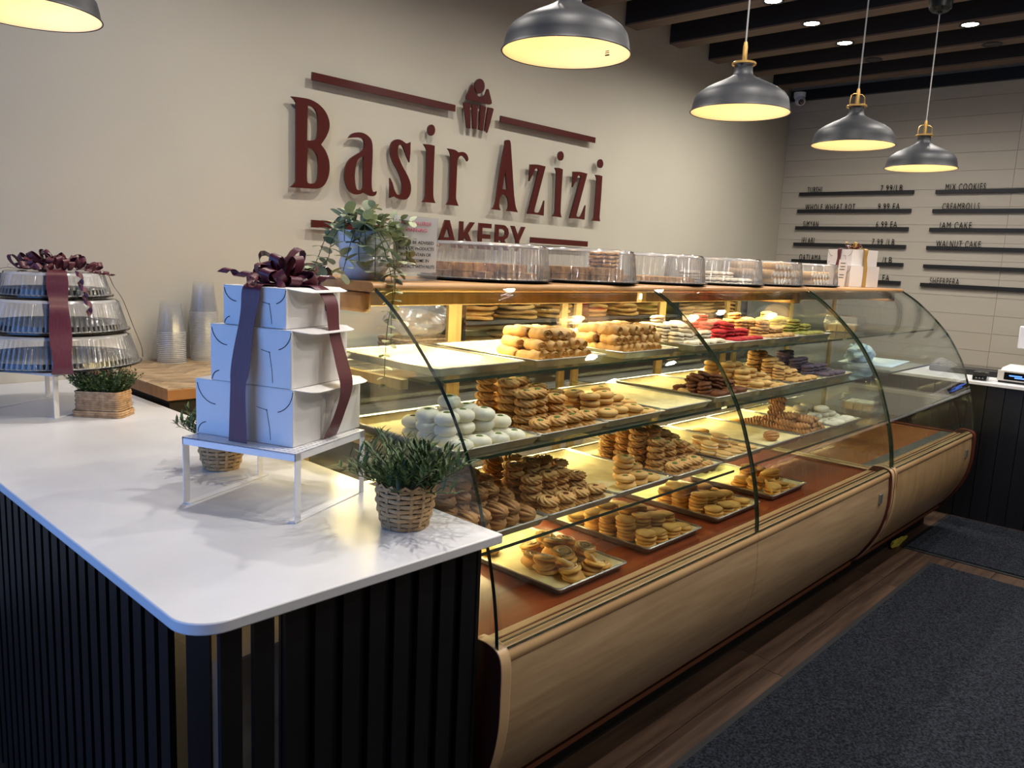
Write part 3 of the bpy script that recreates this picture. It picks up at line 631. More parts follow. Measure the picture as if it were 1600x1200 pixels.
def perf_mat():
    m = mat('perforated_enamel', S(238, 238, 242), .3); nt = m.node_tree; b = nt.nodes['Principled BSDF']; L = nt.links.new
    tc = nn(nt, 'ShaderNodeTexCoord'); sp = nn(nt, 'ShaderNodeSeparateXYZ'); L(tc.outputs['Object'], sp.inputs[0]); sq = []
    for i in (0, 1):
        f = nn(nt, 'ShaderNodeMath', operation='MULTIPLY'); f.inputs[1].default_value = 72; L(sp.outputs[i], f.inputs[0])
        g = nn(nt, 'ShaderNodeMath', operation='FRACT'); L(f.outputs[0], g.inputs[0]); h = nn(nt, 'ShaderNodeMath', operation='SUBTRACT'); h.inputs[1].default_value = .5; L(g.outputs[0], h.inputs[0])
        k = nn(nt, 'ShaderNodeMath', operation='POWER'); k.inputs[1].default_value = 2; L(h.outputs[0], k.inputs[0]); sq.append(k)
    a = nn(nt, 'ShaderNodeMath', operation='ADD'); L(sq[0].outputs[0], a.inputs[0]); L(sq[1].outputs[0], a.inputs[1])
    c = nn(nt, 'ShaderNodeMath', operation='GREATER_THAN'); c.inputs[1].default_value = .045; L(a.outputs[0], c.inputs[0])
    e = nn(nt, 'ShaderNodeMath', operation='LESS_THAN'); e.inputs[1].default_value = .156; L(sp.outputs[2], e.inputs[0])
    o = nn(nt, 'ShaderNodeMath', operation='MAXIMUM'); L(c.outputs[0], o.inputs[0]); L(e.outputs[0], o.inputs[1]); L(o.outputs[0], b.inputs['Alpha'])
    return m
M['perf'] = perf_mat()
st1 = stand_proto()
st2 = dup(st1, (.905, 3.10, .915), math.radians(28), 'white perforated metal riser carrying the stack of clear domed containers')

# ------------------------------------------------------------------ ribbons and bows
def bow_loop(mb, az, el, L, w, roll=0.0, base=(0, 0, 0)):
    d = Vector((math.cos(az)*math.cos(el), math.sin(az)*math.cos(el), math.sin(el))); side = Vector((-math.sin(az), math.cos(az), 0))
    side = (Matrix.Rotation(roll, 3, d) @ side); n = d.cross(side)
    N = 14; path = []; wid = []
    for i in range(N+1):
        a = i/N*2*PI; r = L*.5*(1-math.cos(a)); h = L*.22*math.sin(a)*(.35+.65*math.sin(a/2))
        path.append(Vector(base)+d*r+n*h); wid.append(side*w*(.25+.75*math.sin(a/2)))
    mb.strip(path, wid, .0006)
def curl(mb, p0, d, L, w, turns, rad, drop=0):
    d = Vector(d).normalized(); up = Vector((0, 0, 1)); a = d.cross(up)
    if a.length < .05: a = Vector((1, 0, 0))
    a.normalize(); b = a.cross(d); N = int(10*turns)+4; path = []; wid = []
    for i in range(N+1):
        u = i/N; t = u*turns*2*PI; p = Vector(p0)+d*L*u+(a*math.cos(t)+b*math.sin(t)-a)*rad+Vector((0, 0, -drop*u*u))
        path.append(p); wid.append((d*.9+a*math.sin(t)*.3).normalized()*w)
    mb.strip(path, wid, .0006)
def sag(pts, n=6):
    p = [Vector(q) for q in pts]; out = []
    for i in range(len(p)-1):
        a, b, c, d = p[max(i-1, 0)], p[i], p[i+1], p[min(i+2, len(p)-1)]
        for k in range(n):
            t = k/n; out.append(.5*((2*b)+(c-a)*t+(2*a-5*b+4*c-d)*t*t+(3*b-a-3*c+d)*t**3))
    return out+[p[-1]]
BRZ = math.radians(21)
# stacked bakery boxes
def bakery_box(label, loc, rz, dx, dy, h, slots=True, flap=True, group=None):
    t = thing('bakery_box', label, 'box', loc, rz, group)
    MB().box(-dx/2, dx/2, -dy/2, dy/2, 0, h).build('body', M['card'], t, bevel=.0015)
    if flap:
        y = -dy/2
        fl = [(-dx/2+.004, y), (dx/2-.002, y), (dx/2-.012, y-.028), (dx/2-.03, y-.034), (-dx/2+.05, y-.034), (-dx/2+.028, y-.026)]
        f = MB().prism(fl, h-.0008, h+.0008, 2); f.v = [(a, b, c+(b-y)*.22) for a, b, c in f.v]
        f.build('lid_flap', M['card'], t, smooth=False)
    MB().box(-dx/2, dx/2, -dy/2, dy/2, h, h+.0012).build('lid', M['card'], t, smooth=False)
    if slots:
        x = -dx/2-.0006
        def arc(cy, cz, r, a0, a1):
            MB().tube([(x, cy+r*math.cos(a0+(a1-a0)*k/10), cz+r*math.sin(a0+(a1-a0)*k/10)) for k in range(11)], .0009, 4).build('slot', M['ink'], t)
        k = dy/.28
        arc(dy/2-.06*k, h, .055*k, PI*1.95, PI*1.5); arc(-dy/2+.055*k, h, .055*k, PI*1.02, PI*1.42)
        arc(dy/2-.035*k, 0, .03*k, .1, PI*.45)
        MB().tube([(x, -dy*.24, h*.62), (x, -dy*.27, h*.3), (x, -dy*.28, .01)], .0006, 4).build('slot', M['ink'], t)
        MB().tube([(x, -dy*.14, h*.64), (x, -dy*.25, h*.60)], .0006, 4).build('slot', M['ink'], t)
    return t
bakery_box('largest white bakery box, at the bottom of the ribboned stack on the riser', (1.0065, 1.7175, 1.0755), BRZ, .268, .28, .130)
bakery_box('middle white bakery box of the ribboned stack on the riser', (.990, 1.690, 1.2072), BRZ, .215, .228, .130)
bakery_box('smallest white bakery box, on top of the ribboned stack under the bow', (.996, 1.688, 1.3390), BRZ, .205, .176, .089)
rb = thing('ribbon_bow', 'shiny burgundy ribbon with a curled bow tied over the stacked white boxes', 'ribbon', (.996, 1.688, 1.4295), BRZ)
zb = -1.4295
def band(name, pts, w, parent, axis, mk='satin', tw=0):
    P = sag(pts, 6); n = len(P)
    ax = Vector(axis)
    wd = [ax*w*(1-.18*math.sin(i/n*PI*3)**2) for i in range(n)]
    return MB().strip(P, wd, .0008).build(name, M[mk], parent, ang=80)
band('ribbon_band', [(.0, 0, .003), (-.06, .0, .004), (-.106, 0, .002), (-.116, .002, -.045), (-.128, .006, -.11), (-.142, .008, -.19), (-.146, .010, -.23), (-.1455, .012, -.352)], .026, rb, (0, 1, 0))
band('ribbon_band', [(0, 0, .003), (.005, -.05, .004), (.008, -.092, .002), (.012, -.125, -.03), (.017, -.132, -.10), (.022, -.15, -.17), (.024, -.163, -.23), (.018, -.146, -.30), (.015, -.124, -.352)], .026, rb, (1, 0, 0))
for i in range(24):
    az = i*2.4+rnd.uniform(-.3, .3); el = rnd.uniform(.0, .6) if i % 3 else rnd.uniform(.6, 1.2)
    mb = MB(); bow_loop(mb, az, el, rnd.uniform(.055, .095), .014, rnd.uniform(-.7, .7), (rnd.uniform(-.012, .012), rnd.uniform(-.012, .012), .006))
    mb.build('bow_loop', M['satin'], rb, ang=80)
for p0, d, L, tn, rad in (((.03, -.075, .012), (.2, -.25, -1), .10, 1.6, .008), ((-.075, -.04, .014), (-.3, -.3, -1), .085, 1.5, .009), ((-.09, .02, .02), (-1, -.6, -.35), .06, 1.3, .009), ((-.02, .07, .02), (-.5, 1, .15), .07, 1.6, .008), ((.06, .03, .025), (1, -.5, -.1), .075, 1.5, .009), ((.0, -.05, .02), (.6, -.8, .0), .07, 1.5, .009)):
    mb = MB(); curl(mb, p0, d, L, .011, tn, rad); mb.build('curled_tail', M['satin'], rb, ang=80)

# ------------------------------------------------------------------ clear domed containers
def ribfn(nr, amp):
    def fn(q, a, r, z):
        k = 1+amp*math.cos(nr*a)*(1 if z > .012 else 0); return (q[0]*k, q[1]*k, q[2])
    return fn
def dome_mesh(r0, r1, h, nr, name='dome_lid'):
    rm = [1, 1, 0, 0]
    n = nr*4
    mb = MB(); mb.lathe([(r0+.008, .006), (r0+.008, .010), (r0, .012), (r0-.002, .016), (r1, h-.01)], n, fn=ribfn(nr, .016 if r0 > .2 else .018), mis=rm)
    mb.lathe([(r1, h-.01), (r1-.003, h-.003), (r1-.012, h), (r1-.02, h), (0, h+.002)], n, mis=[1, 1, 1, 0])
    return mb.mesh(name, [M['dome'], M['domesparkle']], True, 60)
def base_mesh(r, low=False):
    if low: return MB().lathe([(0, .003), (r-.03, .003), (r-.02, .008), (r+.002, .011), (r+.012, .010), (r+.012, .006), (r-.01, 0), (0, 0)], 56).mesh('base_tray', M['blackp'], True, 50)
    return MB().lathe([(0, .003), (r-.022, .003), (r-.012, .026), (r-.006, .030), (r-.002, .012), (r+.010, .010), (r+.010, .005), (r-.01, 0), (0, 0)], 56).mesh('base_tray', M['blackp'], True, 50)
def container(label, x, y, z, r, r1, h, nr, group=None, rz=0):
    t = thing('domed_container', label, 'container', (x, y, z), rz, group)
    inst('base_tray', base_mesh(r, nr == 74), t); inst('dome_lid', dome_mesh(r, r1, h, nr), t)
    return t
SX, SY = .925, 3.085
container('widest clear ribbed dome container, lowest of the ribboned stack on the riser', SX, SY, 1.0755, .262, .232, .115, 92)
container('middle clear ribbed dome container of the ribboned stack', SX, SY, 1.1935, .226, .198, .115, 82)
container('smallest clear ribbed dome container on top of the ribboned stack', SX, SY, 1.3115, .176, .156, .088, 64)
r2 = thing('ribbon_bow', 'burgundy ribbon tied around the stack of clear domed containers with curly tails', 'ribbon', (SX, SY, 1.4), math.radians(-14))
for s, wd in ((1, .033), (-1, .033)):
    band('ribbon_band', [(0, 0, .004), (0, -s*.08, .006), (0, -s*.158, .003), (0, -s*.176, -.03), (0, -s*.19, -.08), (0, -s*.225, -.12), (0, -s*.238, -.19), (0, -s*.262, -.25), (0, -s*.276, -.30), (0, -s*.27, -.325)] if s > 0 else
         [(0, 0, .004), (0, .08, .006), (0, .158, .003), (0, .19, -.06), (0, .24, -.18), (0, .276, -.30)], wd, r2, (1, 0, 0))
    band('ribbon_band', [(0, 0, .005), (s*.08, 0, .006), (s*.158, 0, .003), (s*.186, 0, -.05), (s*.215, 0, -.1), (s*.245, 0, -.19), (s*.272, 0, -.27), (s*.276, 0, -.31)], .012, r2, (0, 1, 0))
for i in range(52):
    az = i*2.4; rr = rnd.uniform(.0, .125); el = rnd.uniform(.1, .9)
    mb = MB(); bow_loop(mb, az, el, rnd.uniform(.035, .06), .010, rnd.uniform(-1.2, 1.2), (rr*math.cos(az), rr*math.sin(az)*1, .006+max(0, .025-rr*.25)))
    mb.build('bow_loop', M['satin'], r2, ang=80)
mb = MB(); curl(mb, (.055, -.165, .0), (.22, -.35, -1), .15, .010, 3, .010); mb.build('curled_tail', M['satin'], r2, ang=80)
mb = MB(); curl(mb, (.10, -.1, .006), (.8, .4, -.1), .09, .009, 3, .007); mb.build('curled_tail', M['satin'], r2, ang=80)

# ------------------------------------------------------------------ plants in woven baskets
def basket_round(t, r0, r1, h, rows, ns):
    n = ns*6; bands = {}
    for ph in (0, 1):
        mb = MB()
        hh = h/rows
        def fn(q, a, r, z):
            k = 1+.035*math.cos(ns/2*a+ph*PI); return (q[0]*k, q[1]*k, q[2])
        rr = 1.0
        mb.lathe([(.955, .06*hh), (.99, .2*hh), (1.0, .5*hh), (.99, .8*hh), (.955, .94*hh), (.92, .5*hh), (.955, .06*hh)], n, fn=fn)
        bands[ph] = mb.mesh('weave_band', M['wicker'], True, 60)
    prof = lambda u: r0+(r1-r0)*math.sin(min(1, u*1.35)*PI/2)
    for i in range(rows):
        r = prof((i+.5)/rows); inst('weave_band', bands[i % 2], t, (0, 0, i*hh_(h, rows)), (0, 0, 0), (r, r, 1))
    for j in range(ns):
        a = 2*PI*j/ns
        path = [(math.cos(a)*(prof(u)*(.985)), math.sin(a)*(prof(u)*.985), u*h*1.02) for u in (0, .2, .4, .6, .8, 1)]
        wd = [Vector((-math.sin(a), math.cos(a), 0))*.0035]*6
        MB().strip(path, wd, .0015).build('stake', M['wicker'], t)
    MB().lathe([(0, h-.012), (r1*.90, h-.012), (r1*.88, h*.6), (r0*.86, .002), (0, .002)], 24).build('liner', M['soil'], t)
    # zig-zag rim
    pts = []
    for j in range(ns*2+1):
        a = PI*j/ns; pts.append((math.cos(a)*r1*.985, math.sin(a)*r1*.985, h+(.006 if j % 2 else -.003)))
    MB().strip(pts, [Vector((0, 0, .0032))]*len(pts), .0012).build('rim_braid', M['wicker'], t, ang=20)
def hh_(h, rows): return h/rows
def leaf(mb, p, d, L, W, up=Vector((0, 0, 1)), fold=.25, droop=.15):
    d = d.normalized(); s = d.cross(up)
    if s.length < .1: s = d.cross(Vector((1, 0, 0)))
    s.normalize(); n = s.cross(d)
    q = [p, p+d*L*.35+s*W-n*W*fold*0+n*W*fold, p+d*L*.35, p+d*L*.35-s*W+n*W*fold, p+d*L*.7+s*W*.75+n*W*fold-n*droop*L*.3, p+d*L*.7-n*droop*L*.3, p+d*L*.7-s*W*.75+n*W*fold-n*droop*L*.3, p+d*L-n*droop*L]
    mb.add(q, [(0, 2, 1), (0, 3, 2), (1, 2, 5, 4), (2, 3, 6, 5), (4, 5, 7), (5, 6, 7)])
def bamboo(t, z0, rad, n, H, spread):
    for i in range(n):
        az = i*2.39996; rr = math.sqrt((i+.5)/n); base = Vector((math.cos(az)*rad*rr*.8, math.sin(az)*rad*rr*.8, z0))
        lean = rr*spread*rnd.uniform(.7, 1.15); d = Vector((math.cos(az)*math.sin(lean), math.sin(az)*math.sin(lean), math.cos(lean)))
        L = H*rnd.uniform(.65, 1.08)*(1-.25*rr); mb = MB(); pts = []
        for k in range(5):
            u = k/4; pts.append(base+d*L*u+Vector((math.cos(az), math.sin(az), -.3))*L*.12*u*u)
        mb.tube(pts, [.0011, .001, .0009, .0008, .0006], 4, 1)
        nl = 15
        for k in range(nl):
            u = .18+.82*k/(nl-1); j = min(3, int(u*4)); p = pts[j].lerp(pts[j+1], u*4-j)
            a2 = k*2.2+rnd.uniform(-.4, .4); ax = Vector((math.cos(a2), math.sin(a2), rnd.uniform(.1, .7)))
            leaf(mb, p, (d*.8+ax*.8), rnd.uniform(.026, .042), .0038, droop=rnd.uniform(0, .25))
        o = mb.build('sprig', [M['leaf'], M['stem']], t, smooth=False)
p1 = thing('potted_plant', 'bamboo-leaved plant in a round wicker basket on the counter corner next to the display case', 'plant', (1.095, 1.338, .915), .2)
basket_round(p1, .052, .0665, .098, 9, 14); bamboo(p1, .085, .055, 50, .138, 1.15)
p2 = thing('potted_plant', 'bamboo-leaved plant in a round wicker basket tucked behind the white boxes', 'plant', (1.0, 2.015, .915), .9)
basket_round(p2, .046, .06, .088, 8, 14); bamboo(p2, .078, .048, 34, .115, 1.1)
# square basket with fine herb
p3 = thing('potted_plant', 'fine-leaved herb in a square woven basket before the stack of domed containers', 'plant', (1.0, 2.872, .915), math.radians(-47))
def sqband(w, d, z, hh, ph, r=.018):
    pts = []
    def seg(x0, y0, x1, y1, n): return [(x0+(x1-x0)*k/n, y0+(y1-y0)*k/n) for k in range(n)]
    loop = seg(-w/2+r, -d/2, w/2-r, -d/2, 14)+[(w/2-r+r*math.sin(a), -d/2+r-r*math.cos(a)) for a in (0, .5, 1.05)]+seg(w/2, -d/2+r, w/2, d/2-r, 10)+[(w/2-r+r*math.cos(a), d/2-r+r*math.sin(a)) for a in (0, .5, 1.05)]+seg(w/2-r, d/2, -w/2+r, d/2, 14)+[(-w/2+r-r*math.sin(a), d/2-r+r*math.cos(a)) for a in (0, .5, 1.05)]+seg(-w/2, d/2-r, -w/2, -d/2+r, 10)+[(-w/2+r-r*math.cos(a), -d/2+r-r*math.sin(a)) for a in (0, .5, 1.05)]
    mb = MB(); n = len(loop)
    for i, (x, y) in enumerate(loop):
        k = 1+.012*(1 if (i//2+ph) % 2 else -1)
        for dx, zz in ((.98, 0), (1.0, hh*.25), (1.0, hh*.75), (.98, hh), (.95, hh), (.95, 0)): mb.v.append((x*dx*k, y*dx*k, z+zz))
    for i in range(n):
        for j in range(6): mb.f.append((i*6+j, i*6+(j+1) % 6, ((i+1) % n)*6+(j+1) % 6, ((i+1) % n)*6+j)); mb.m.append(0)
    return mb
for i in range(3): sqband(.172, .112, i*.0075, .0073, i % 2).build('weave_band', M['wicker_d'], p3, ang=50)
for i in range(9): sqband(.16, .10, .022+i*.0075, .0073, i % 2).build('weave_band', M['wicker_d'], p3, ang=50)
MB().box(-.072, .072, -.044, .044, .004, .078).build('liner', M['soil'], p3, smooth=False)
mb = MB(); sm_ = MB()
for i in range(300):
    a = rnd.random()*6.283; rr = math.sqrt(rnd.random()); bx, by = math.cos(a)*rr*.07, math.sin(a)*rr*.042
    d = Vector((math.cos(a)*rr*.9+rnd.uniform(-.3, .3), math.sin(a)*rr*.9+rnd.uniform(-.3, .3), 1)).normalized(); L = rnd.uniform(.045, .105)
    b0 = Vector((bx, by, .078)); tip = b0+d*L; sm_.tube([b0, b0.lerp(tip, .5)+Vector((0, 0, .003)), tip], .0006, 3)
    for k in range(9):
        u = .25+.75*k/8; p = b0.lerp(tip, u); v = Vector((rnd.uniform(-1, 1), rnd.uniform(-1, 1), rnd.uniform(-.2, 1))).normalized()
        s2 = v.cross(Vector((.3, .5, .8))).normalized()*.0036; mb.add([p, p+v*.006+s2, p+v*.0105, p+v*.006-s2], [(0, 1, 2, 3)])
o = mb.build('foliage', M['herb'], p3, smooth=False); o['kind'] = 'stuff'
o = sm_.build('stems', M['stem'], p3); o['kind'] = 'stuff'

# eucalyptus in a white ceramic pot on the case
p4 = thing('potted_plant', 'trailing eucalyptus in a white ceramic pot on top of the display case', 'plant', (1.335, 1.84, 1.4415), 0)
MB().lathe([(0, 0), (.044, 0), (.056, .010), (.066, .028), (.069, .044), (.064, .058), (.062, .062), (.066, .066), (.071, .095), (.073, .132), (.069, .132), (.066, .095), (.06, .066), (.0, .06)], 40).build('pot', M['ceramic'], p4)
MB().lathe([(0, .118), (.066, .116), (.066, .11), (0, .11)], 24).build('soil', M['soil'], p4)
def eleaf_mesh():
    mb = MB(); n = 10; mb.v.append((.5, 0, .06)); 
    for j in range(n):
        a = 2*PI*j/n; mb.v.append((.5+.5*math.cos(a), .42*math.sin(a), .0+.10*abs(math.sin(a))))
    for j in range(n): mb.f.append((0, 1+j, 1+(j+1) % n)); mb.m.append(0)
    return mb.mesh('leaf', M['euca'], True, 60)
EL = eleaf_mesh()
def trail(pts, n, L0, L1):
    P = sag(pts, 8); s = MB().tube(P, .0011, 5).build('stem', M['stem'], p4)
    for k in range(n):
        u = .06+.94*k/(n-1); f = u*(len(P)-1); j = min(int(f), len(P)-2); p = P[j].lerp(P[j+1], f-j); d = (P[j+1]-P[j]).normalized()
        L = L0+(L1-L0)*u
        for sgn in (-1, 1):
            v = d.cross(Vector((0, 0, 1)));
            if v.length < .2: v = Vector((math.cos(k*2.1), math.sin(k*2.1), 0))
            v.normalize(); v = Matrix.Rotation(k*1.4, 3, d) @ v*sgn+d*.45+Vector((0, 0, .1)); v.normalize()
            q = v.to_track_quat('X', 'Z'); o = inst('leaf', EL, s, p, q.to_euler(), L*1.5*rnd.uniform(.85, 1.1))
c0 = (0, 0, .125)
trail([c0, (-.03, -.03, .155), (-.075, -.055, .12), (-.105, -.07, .06), (-.13, -.085, .015)], 9, .024, .026)
trail([c0, (-.02, -.05, .15), (-.03, -.09, .12), (-.04, -.105, .05), (-.05, -.12, .0)], 8, .028, .026)
trail([c0, (-.01, -.06, .14), (-.02, -.13, .06), (-.045, -.19, -.03), (-.075, -.21, -.11), (-.085, -.215, -.20), (-.085, -.215, -.26)], 15, .026, .014)
trail([c0, (.0, -.05, .14), (-.0, -.12, .08), (-.03, -.18, .0), (-.055, -.2, -.08), (-.055, -.2, -.16)], 12, .03, .014)
trail([c0, (.03, -.05, .14), (.04, -.09, .10), (.035, -.10, .05), (.02, -.11, .02)], 8, .024, .028)
trail([c0, (.05, -.03, .15), (.085, -.05, .135), (.09, -.075, .09), (.075, -.09, .05)], 8, .026, .026)
trail([c0, (.04, -.01, .165), (.08, -.03, .17), (.115, -.06, .165)], 6, .022, .02)
trail([c0, (-.01, .0, .17), (.01, -.02, .195)], 5, .024, .02)
trail([c0, (-.03, .01, .165), (-.055, -.0, .175), (-.085, -.03, .155), (-.10, -.05, .10)], 8, .024, .026)
trail([c0, (.02, .02, .17), (.05, .03, .19)], 5, .024, .018)
trail([c0, (-.04, .03, .155), (-.08, .055, .12), (-.10, .07, .06), (-.115, .08, .012)], 9, .024, .026)
trail([c0, (-.05, .015, .15), (-.085, .03, .10), (-.095, .035, .05), (-.125, .06, .012)], 8, .026, .024)
trail([c0, (-.03, .02, .175), (-.06, .035, .165), (-.085, .05, .13)], 6, .026, .024)
trail([c0, (.03, .0, .165), (.07, -.03, .15), (.10, -.065, .11), (.10, -.08, .06)], 8, .024, .024)
trail([c0, (-.03, -.04, .15), (-.06, -.06, .10), (-.07, -.075, .05)], 7, .028, .028)
trail([c0, (-.015, -.04, .16), (-.05, -.07, .15), (-.06, -.09, .09)], 7, .028, .028)
# allergy notice in an acrylic holder
sg = thing('notice_stand', 'clear acrylic holder with a food allergy notice beside the eucalyptus pot', 'sign', (1.487, 1.80, 1.4415), 0)
MB().box(-.082, .082, -.0015, .0015, 0, .182).build('acrylic_panel', M['acryl'], sg, smooth=False)
MB().box(-.082, .082, -.03, .03, 0, .003).build('acrylic_base', M['acryl'], sg, smooth=False)
MB().box(-.08, .08, .0016, .0022, .024, .180).build('paper', M['card'], sg, smooth=False)
def line(txt, w, h, z, m, nm='lettering'):
    inst(nm, text_mesh(nm, txt, w, h, M[m], .0003, 'CENTER', bold=.008), sg, (0, -.002, z), (PI/2, 0, 0))
line('FOOD ALLERGY', .112, .0105, .158, 'pink', 'heading'); line('WARNING:', .082, .0105, .139, 'pink', 'heading')
for i, (s, w_) in enumerate((('PLEASE BE ADVISED', .130), ('ALL OUR PRODUCTS', .132), ('MAY CONTAIN OR', .112), ('HAVE COME IN', .096), ('CONTACT WITH NUTS', .142))): line(s, w_, .0092, .1045-i*.0172, 'ink')
tape = thing('tape_dispenser', 'small black device lying on the case top behind the eucalyptus pot', 'device', (1.30, 2.02, 1.4415), .2)
MB().prism([(-.06, 0), (.05, 0), (.05, .015), (.03, .028), (-.04, .02), (-.06, .012)], -.015, .015, 1).build('body', M['blackp'], tape, bevel=.003)
MB().box(-.05, .03, -.017, .017, .028, .034).build('arm', M['black'], tape, (0, 0, 0), (0, -.12, 0), bevel=.003)
# ------------------------------------------------------------------ pastry meshes
def torus_mesh(name, m, R, r, zs, ridges=0, twist=0, amp=0, nu=40, nv=12):
    mb = MB()
    for i in range(nu):
        u = 2*PI*i/nu
        for j in range(nv):
            v = 2*PI*j/nv; rr = r*(1+amp*(abs(math.cos((ridges*u+twist*v)/2))-.5)) if ridges else r
            q = R+rr*math.cos(v); mb.v.append((q*math.cos(u), q*math.sin(u), rr*math.sin(v)*zs+r*zs))
    for i in range(nu):
        for j in range(nv): mb.f.append((i*nv+j, ((i+1) % nu)*nv+j, ((i+1) % nu)*nv+(j+1) % nv, i*nv+(j+1) % nv)); mb.m.append(0)
    return mb.mesh(name, m, True, 70)
def lump_mesh(name, m, prof, n=20, sx=1, sy=1, mis=None):
    mb = MB().lathe(prof, n, fn=lambda q, a, r, z: (q[0]*sx, q[1]*sy, q[2]), mis=mis); return mb.mesh(name, m, True, 60)
def finger_mesh(name, m, L, r, ridges, twist, amp, taper=.55, flat=.8, n=20, N=16):
    # elongated along Y with ridges
    mb = MB()
    for i in range(N+1):
        u = i/N; y = (u-.5)*L; rr = r*(max(0.02, 1-abs(2*u-1)**(2.6/taper*.55)))**.5
        for j in range(n):
            a = 2*PI*j/n; k = 1+amp*(abs(math.cos((ridges*a+twist*u*2*PI)/2))-.5)
            mb.v.append((rr*k*math.cos(a), y, rr*k*math.sin(a)*flat+r*flat))
    for i in range(N):
        for j in range(n): mb.f.append((i*n+j, i*n+(j+1) % n, (i+1)*n+(j+1) % n, (i+1)*n+j)); mb.m.append(0)
    mb.f += [tuple(range(n-1, -1, -1)), tuple(N*n+j for j in range(n))]; mb.m += [0, 0]
    return mb.mesh(name, m, True, 70)
def sandwich_mesh(name, top, r=.031, sx=1, h=.027):
    p = [(0, 0), (r*.8, 0), (r, .004), (r*.98, .009), (r*.88, .011), (r*.90, .0145), (r*.98, .0155), (r*1.0, .019), (r*.86, .0245), (r*.5, h), (0, h)]
    mb = MB()
    def fn(q, a, rr, z):
        k = 1+.03*math.sin(3*a+z*200)+.02*math.sin(7*a+1); return (q[0]*k*sx, q[1]*k, q[2]+.0012*math.sin(5*a+rr*300))
    mb.lathe(p, 20, fn=fn, mis=[0, 0, 0, 0, 1, 1, 0, 0, 0, 0])
    return mb.mesh(name, [top, M['ck_fill']], True, 60)
K = {}
def roll_mesh():
    mb = MB(); N = 14; n = 18; L = .088
    for i in range(N+1):
        u = i/N; y = (u-.5)*L; base = .0195*(1-.10*math.cos(u*4*PI))*(.86 if i in (0, N) else 1)
        for j in range(n):
            a = 2*PI*j/n; k = 1+.07*math.cos(2*(a+u*5))+.04*math.cos(5*a+u*9); mb.v.append((base*k*math.cos(a), y, base*k*math.sin(a)*.88+.018))
    for i in range(N):
        for j in range(n): mb.f.append((i*n+j, i*n+(j+1) % n, (i+1)*n+(j+1) % n, (i+1)*n+j)); mb.m.append(0)
    for e, y in ((0, -L/2), (N, L/2)):
        s = 1 if e else -1; k0 = len(mb.v)
        for f_, dy in ((.68, -.006), (.5, .0), (.3, -.009)):
            for j in range(n):
                a = 2*PI*j/n; mb.v.append((.0195*f_*math.cos(a), y+dy*s, .0195*f_*math.sin(a)*.88+.018))
        for j in range(n):
            j2 = (j+1) % n
            mb.f += [(e*n+j, e*n+j2, k0+j2, k0+j), (k0+j, k0+j2, k0+n+j2, k0+n+j), (k0+n+j, k0+n+j2, k0+2*n+j2, k0+2*n+j)]; mb.m += [0, 0, 1]
        mb.f.append(tuple(k0+2*n+j for j in range(n))); mb.m.append(1)
    return mb.mesh('rolled_pastry', [M['ck_roll'], M['ck_swirl']], True, 60)
K['roll'] = (roll_mesh(), .0)
K['white'] = (lump_mesh('sugar_cookie', M['ck_white'], [(0, 0), (.022, 0), (.030, .007), (.032, .015), (.029, .024), (.020, .030), (.011, .031), (.005, .028), (0, .027)]), .0285)
K['swirl'] = (torus_mesh('swirl_cookie', M['ck_swirl'], .0162, .0142, .68, 9, 6, .40, 72, 30), .0232)
K['jam'] = (torus_mesh('jam_swirl_cookie', M['ck_swirl'], .0164, .0142, .68, 10, 6, .40, 80, 30), .0232)
K['ring'] = (torus_mesh('ring_cookie', M['ck_ring'], .0175, .0155, .66, nu=28, nv=10), .0195)
K['ringw'] = (torus_mesh('white_ring_cookie', M['ck_white'], .0185, .0165, .75, nu=28, nv=10), .024)
K['shell'] = (finger_mesh('shell_cookie', M['ck_dark'], .072, .0235, 9, 0, .28, .5, .8, 36, 16), .028)
K['disc'] = (lump_mesh('disc_cookie', M['ck_disc'], [(0, 0), (.029, 0), (.0335, .003), (.0345, .006), (.0325, .0095), (.026, .0112), (0, .0120)], 24), .0124)
K['iced'] = (K['disc'][0], .0125)
K['oval'] = (lump_mesh('oval_cookie', [M['ck_ring'], M['ck_cream']], [(0, 0), (.02, 0), (.024, .004), (.023, .009), (.021, .010), (.021, .013), (.023, .014), (.024, .019), (.02, .022), (0, .023)], 20, 1.0, 1.5, [0, 0, 0, 1, 1, 1, 0, 0, 0]), .0225)
K['twist'] = (finger_mesh('twisted_cookie', M['ck_dark'], .085, .0155, 3, 6, .5, .5, .85, 24, 44), .022)
K['red'] = (sandwich_mesh('red_cookie', M['ck_red']), .026)
K['tan'] = (sandwich_mesh('crumb_cookie', M['ck_tan']), .026)
K['green'] = (sandwich_mesh('green_cookie', M['ck_green']), .026)
K['purple'] = (sandwich_mesh('purple_cookie', M['ck_purple']), .026)
K['dust'] = (sandwich_mesh('dusted_cookie', M['ck_dust'], sx=1.0), .026)
K['choc'] = (sandwich_mesh('chocolate_cookie', M['ck_choc'], .026, 1.45), .025)
K['sand'] = (sandwich_mesh('filled_cookie', M['ck_ring'], .027), .024)
dot_me = lump_mesh('pistachio_topping', M['pist'], [(.0105, -.004), (.0095, .0), (.006, .0018), (0, .0022)], 10)
jam_me = lump_mesh('jam_centre', M['jam'], [(.009, -.005), (.0085, .0), (0, .0012)], 12)
def icing_mesh():
    mb = MB(); pts = []
    for k in range(30):
        a = k*.42; r = .004+.0008*k; pts.append((r*math.cos(a), r*math.sin(a), .0128))
    mb.tube(pts, .0013, 5); return mb.mesh('icing_swirl', M['icing'])
ice_me = icing_mesh()
TOP = {'white': (dot_me, .0305), 'swirl': (dot_me, .0205), 'ring': (dot_me, .0195), 'jam': (jam_me, .0205), 'iced': (ice_me, 0)}
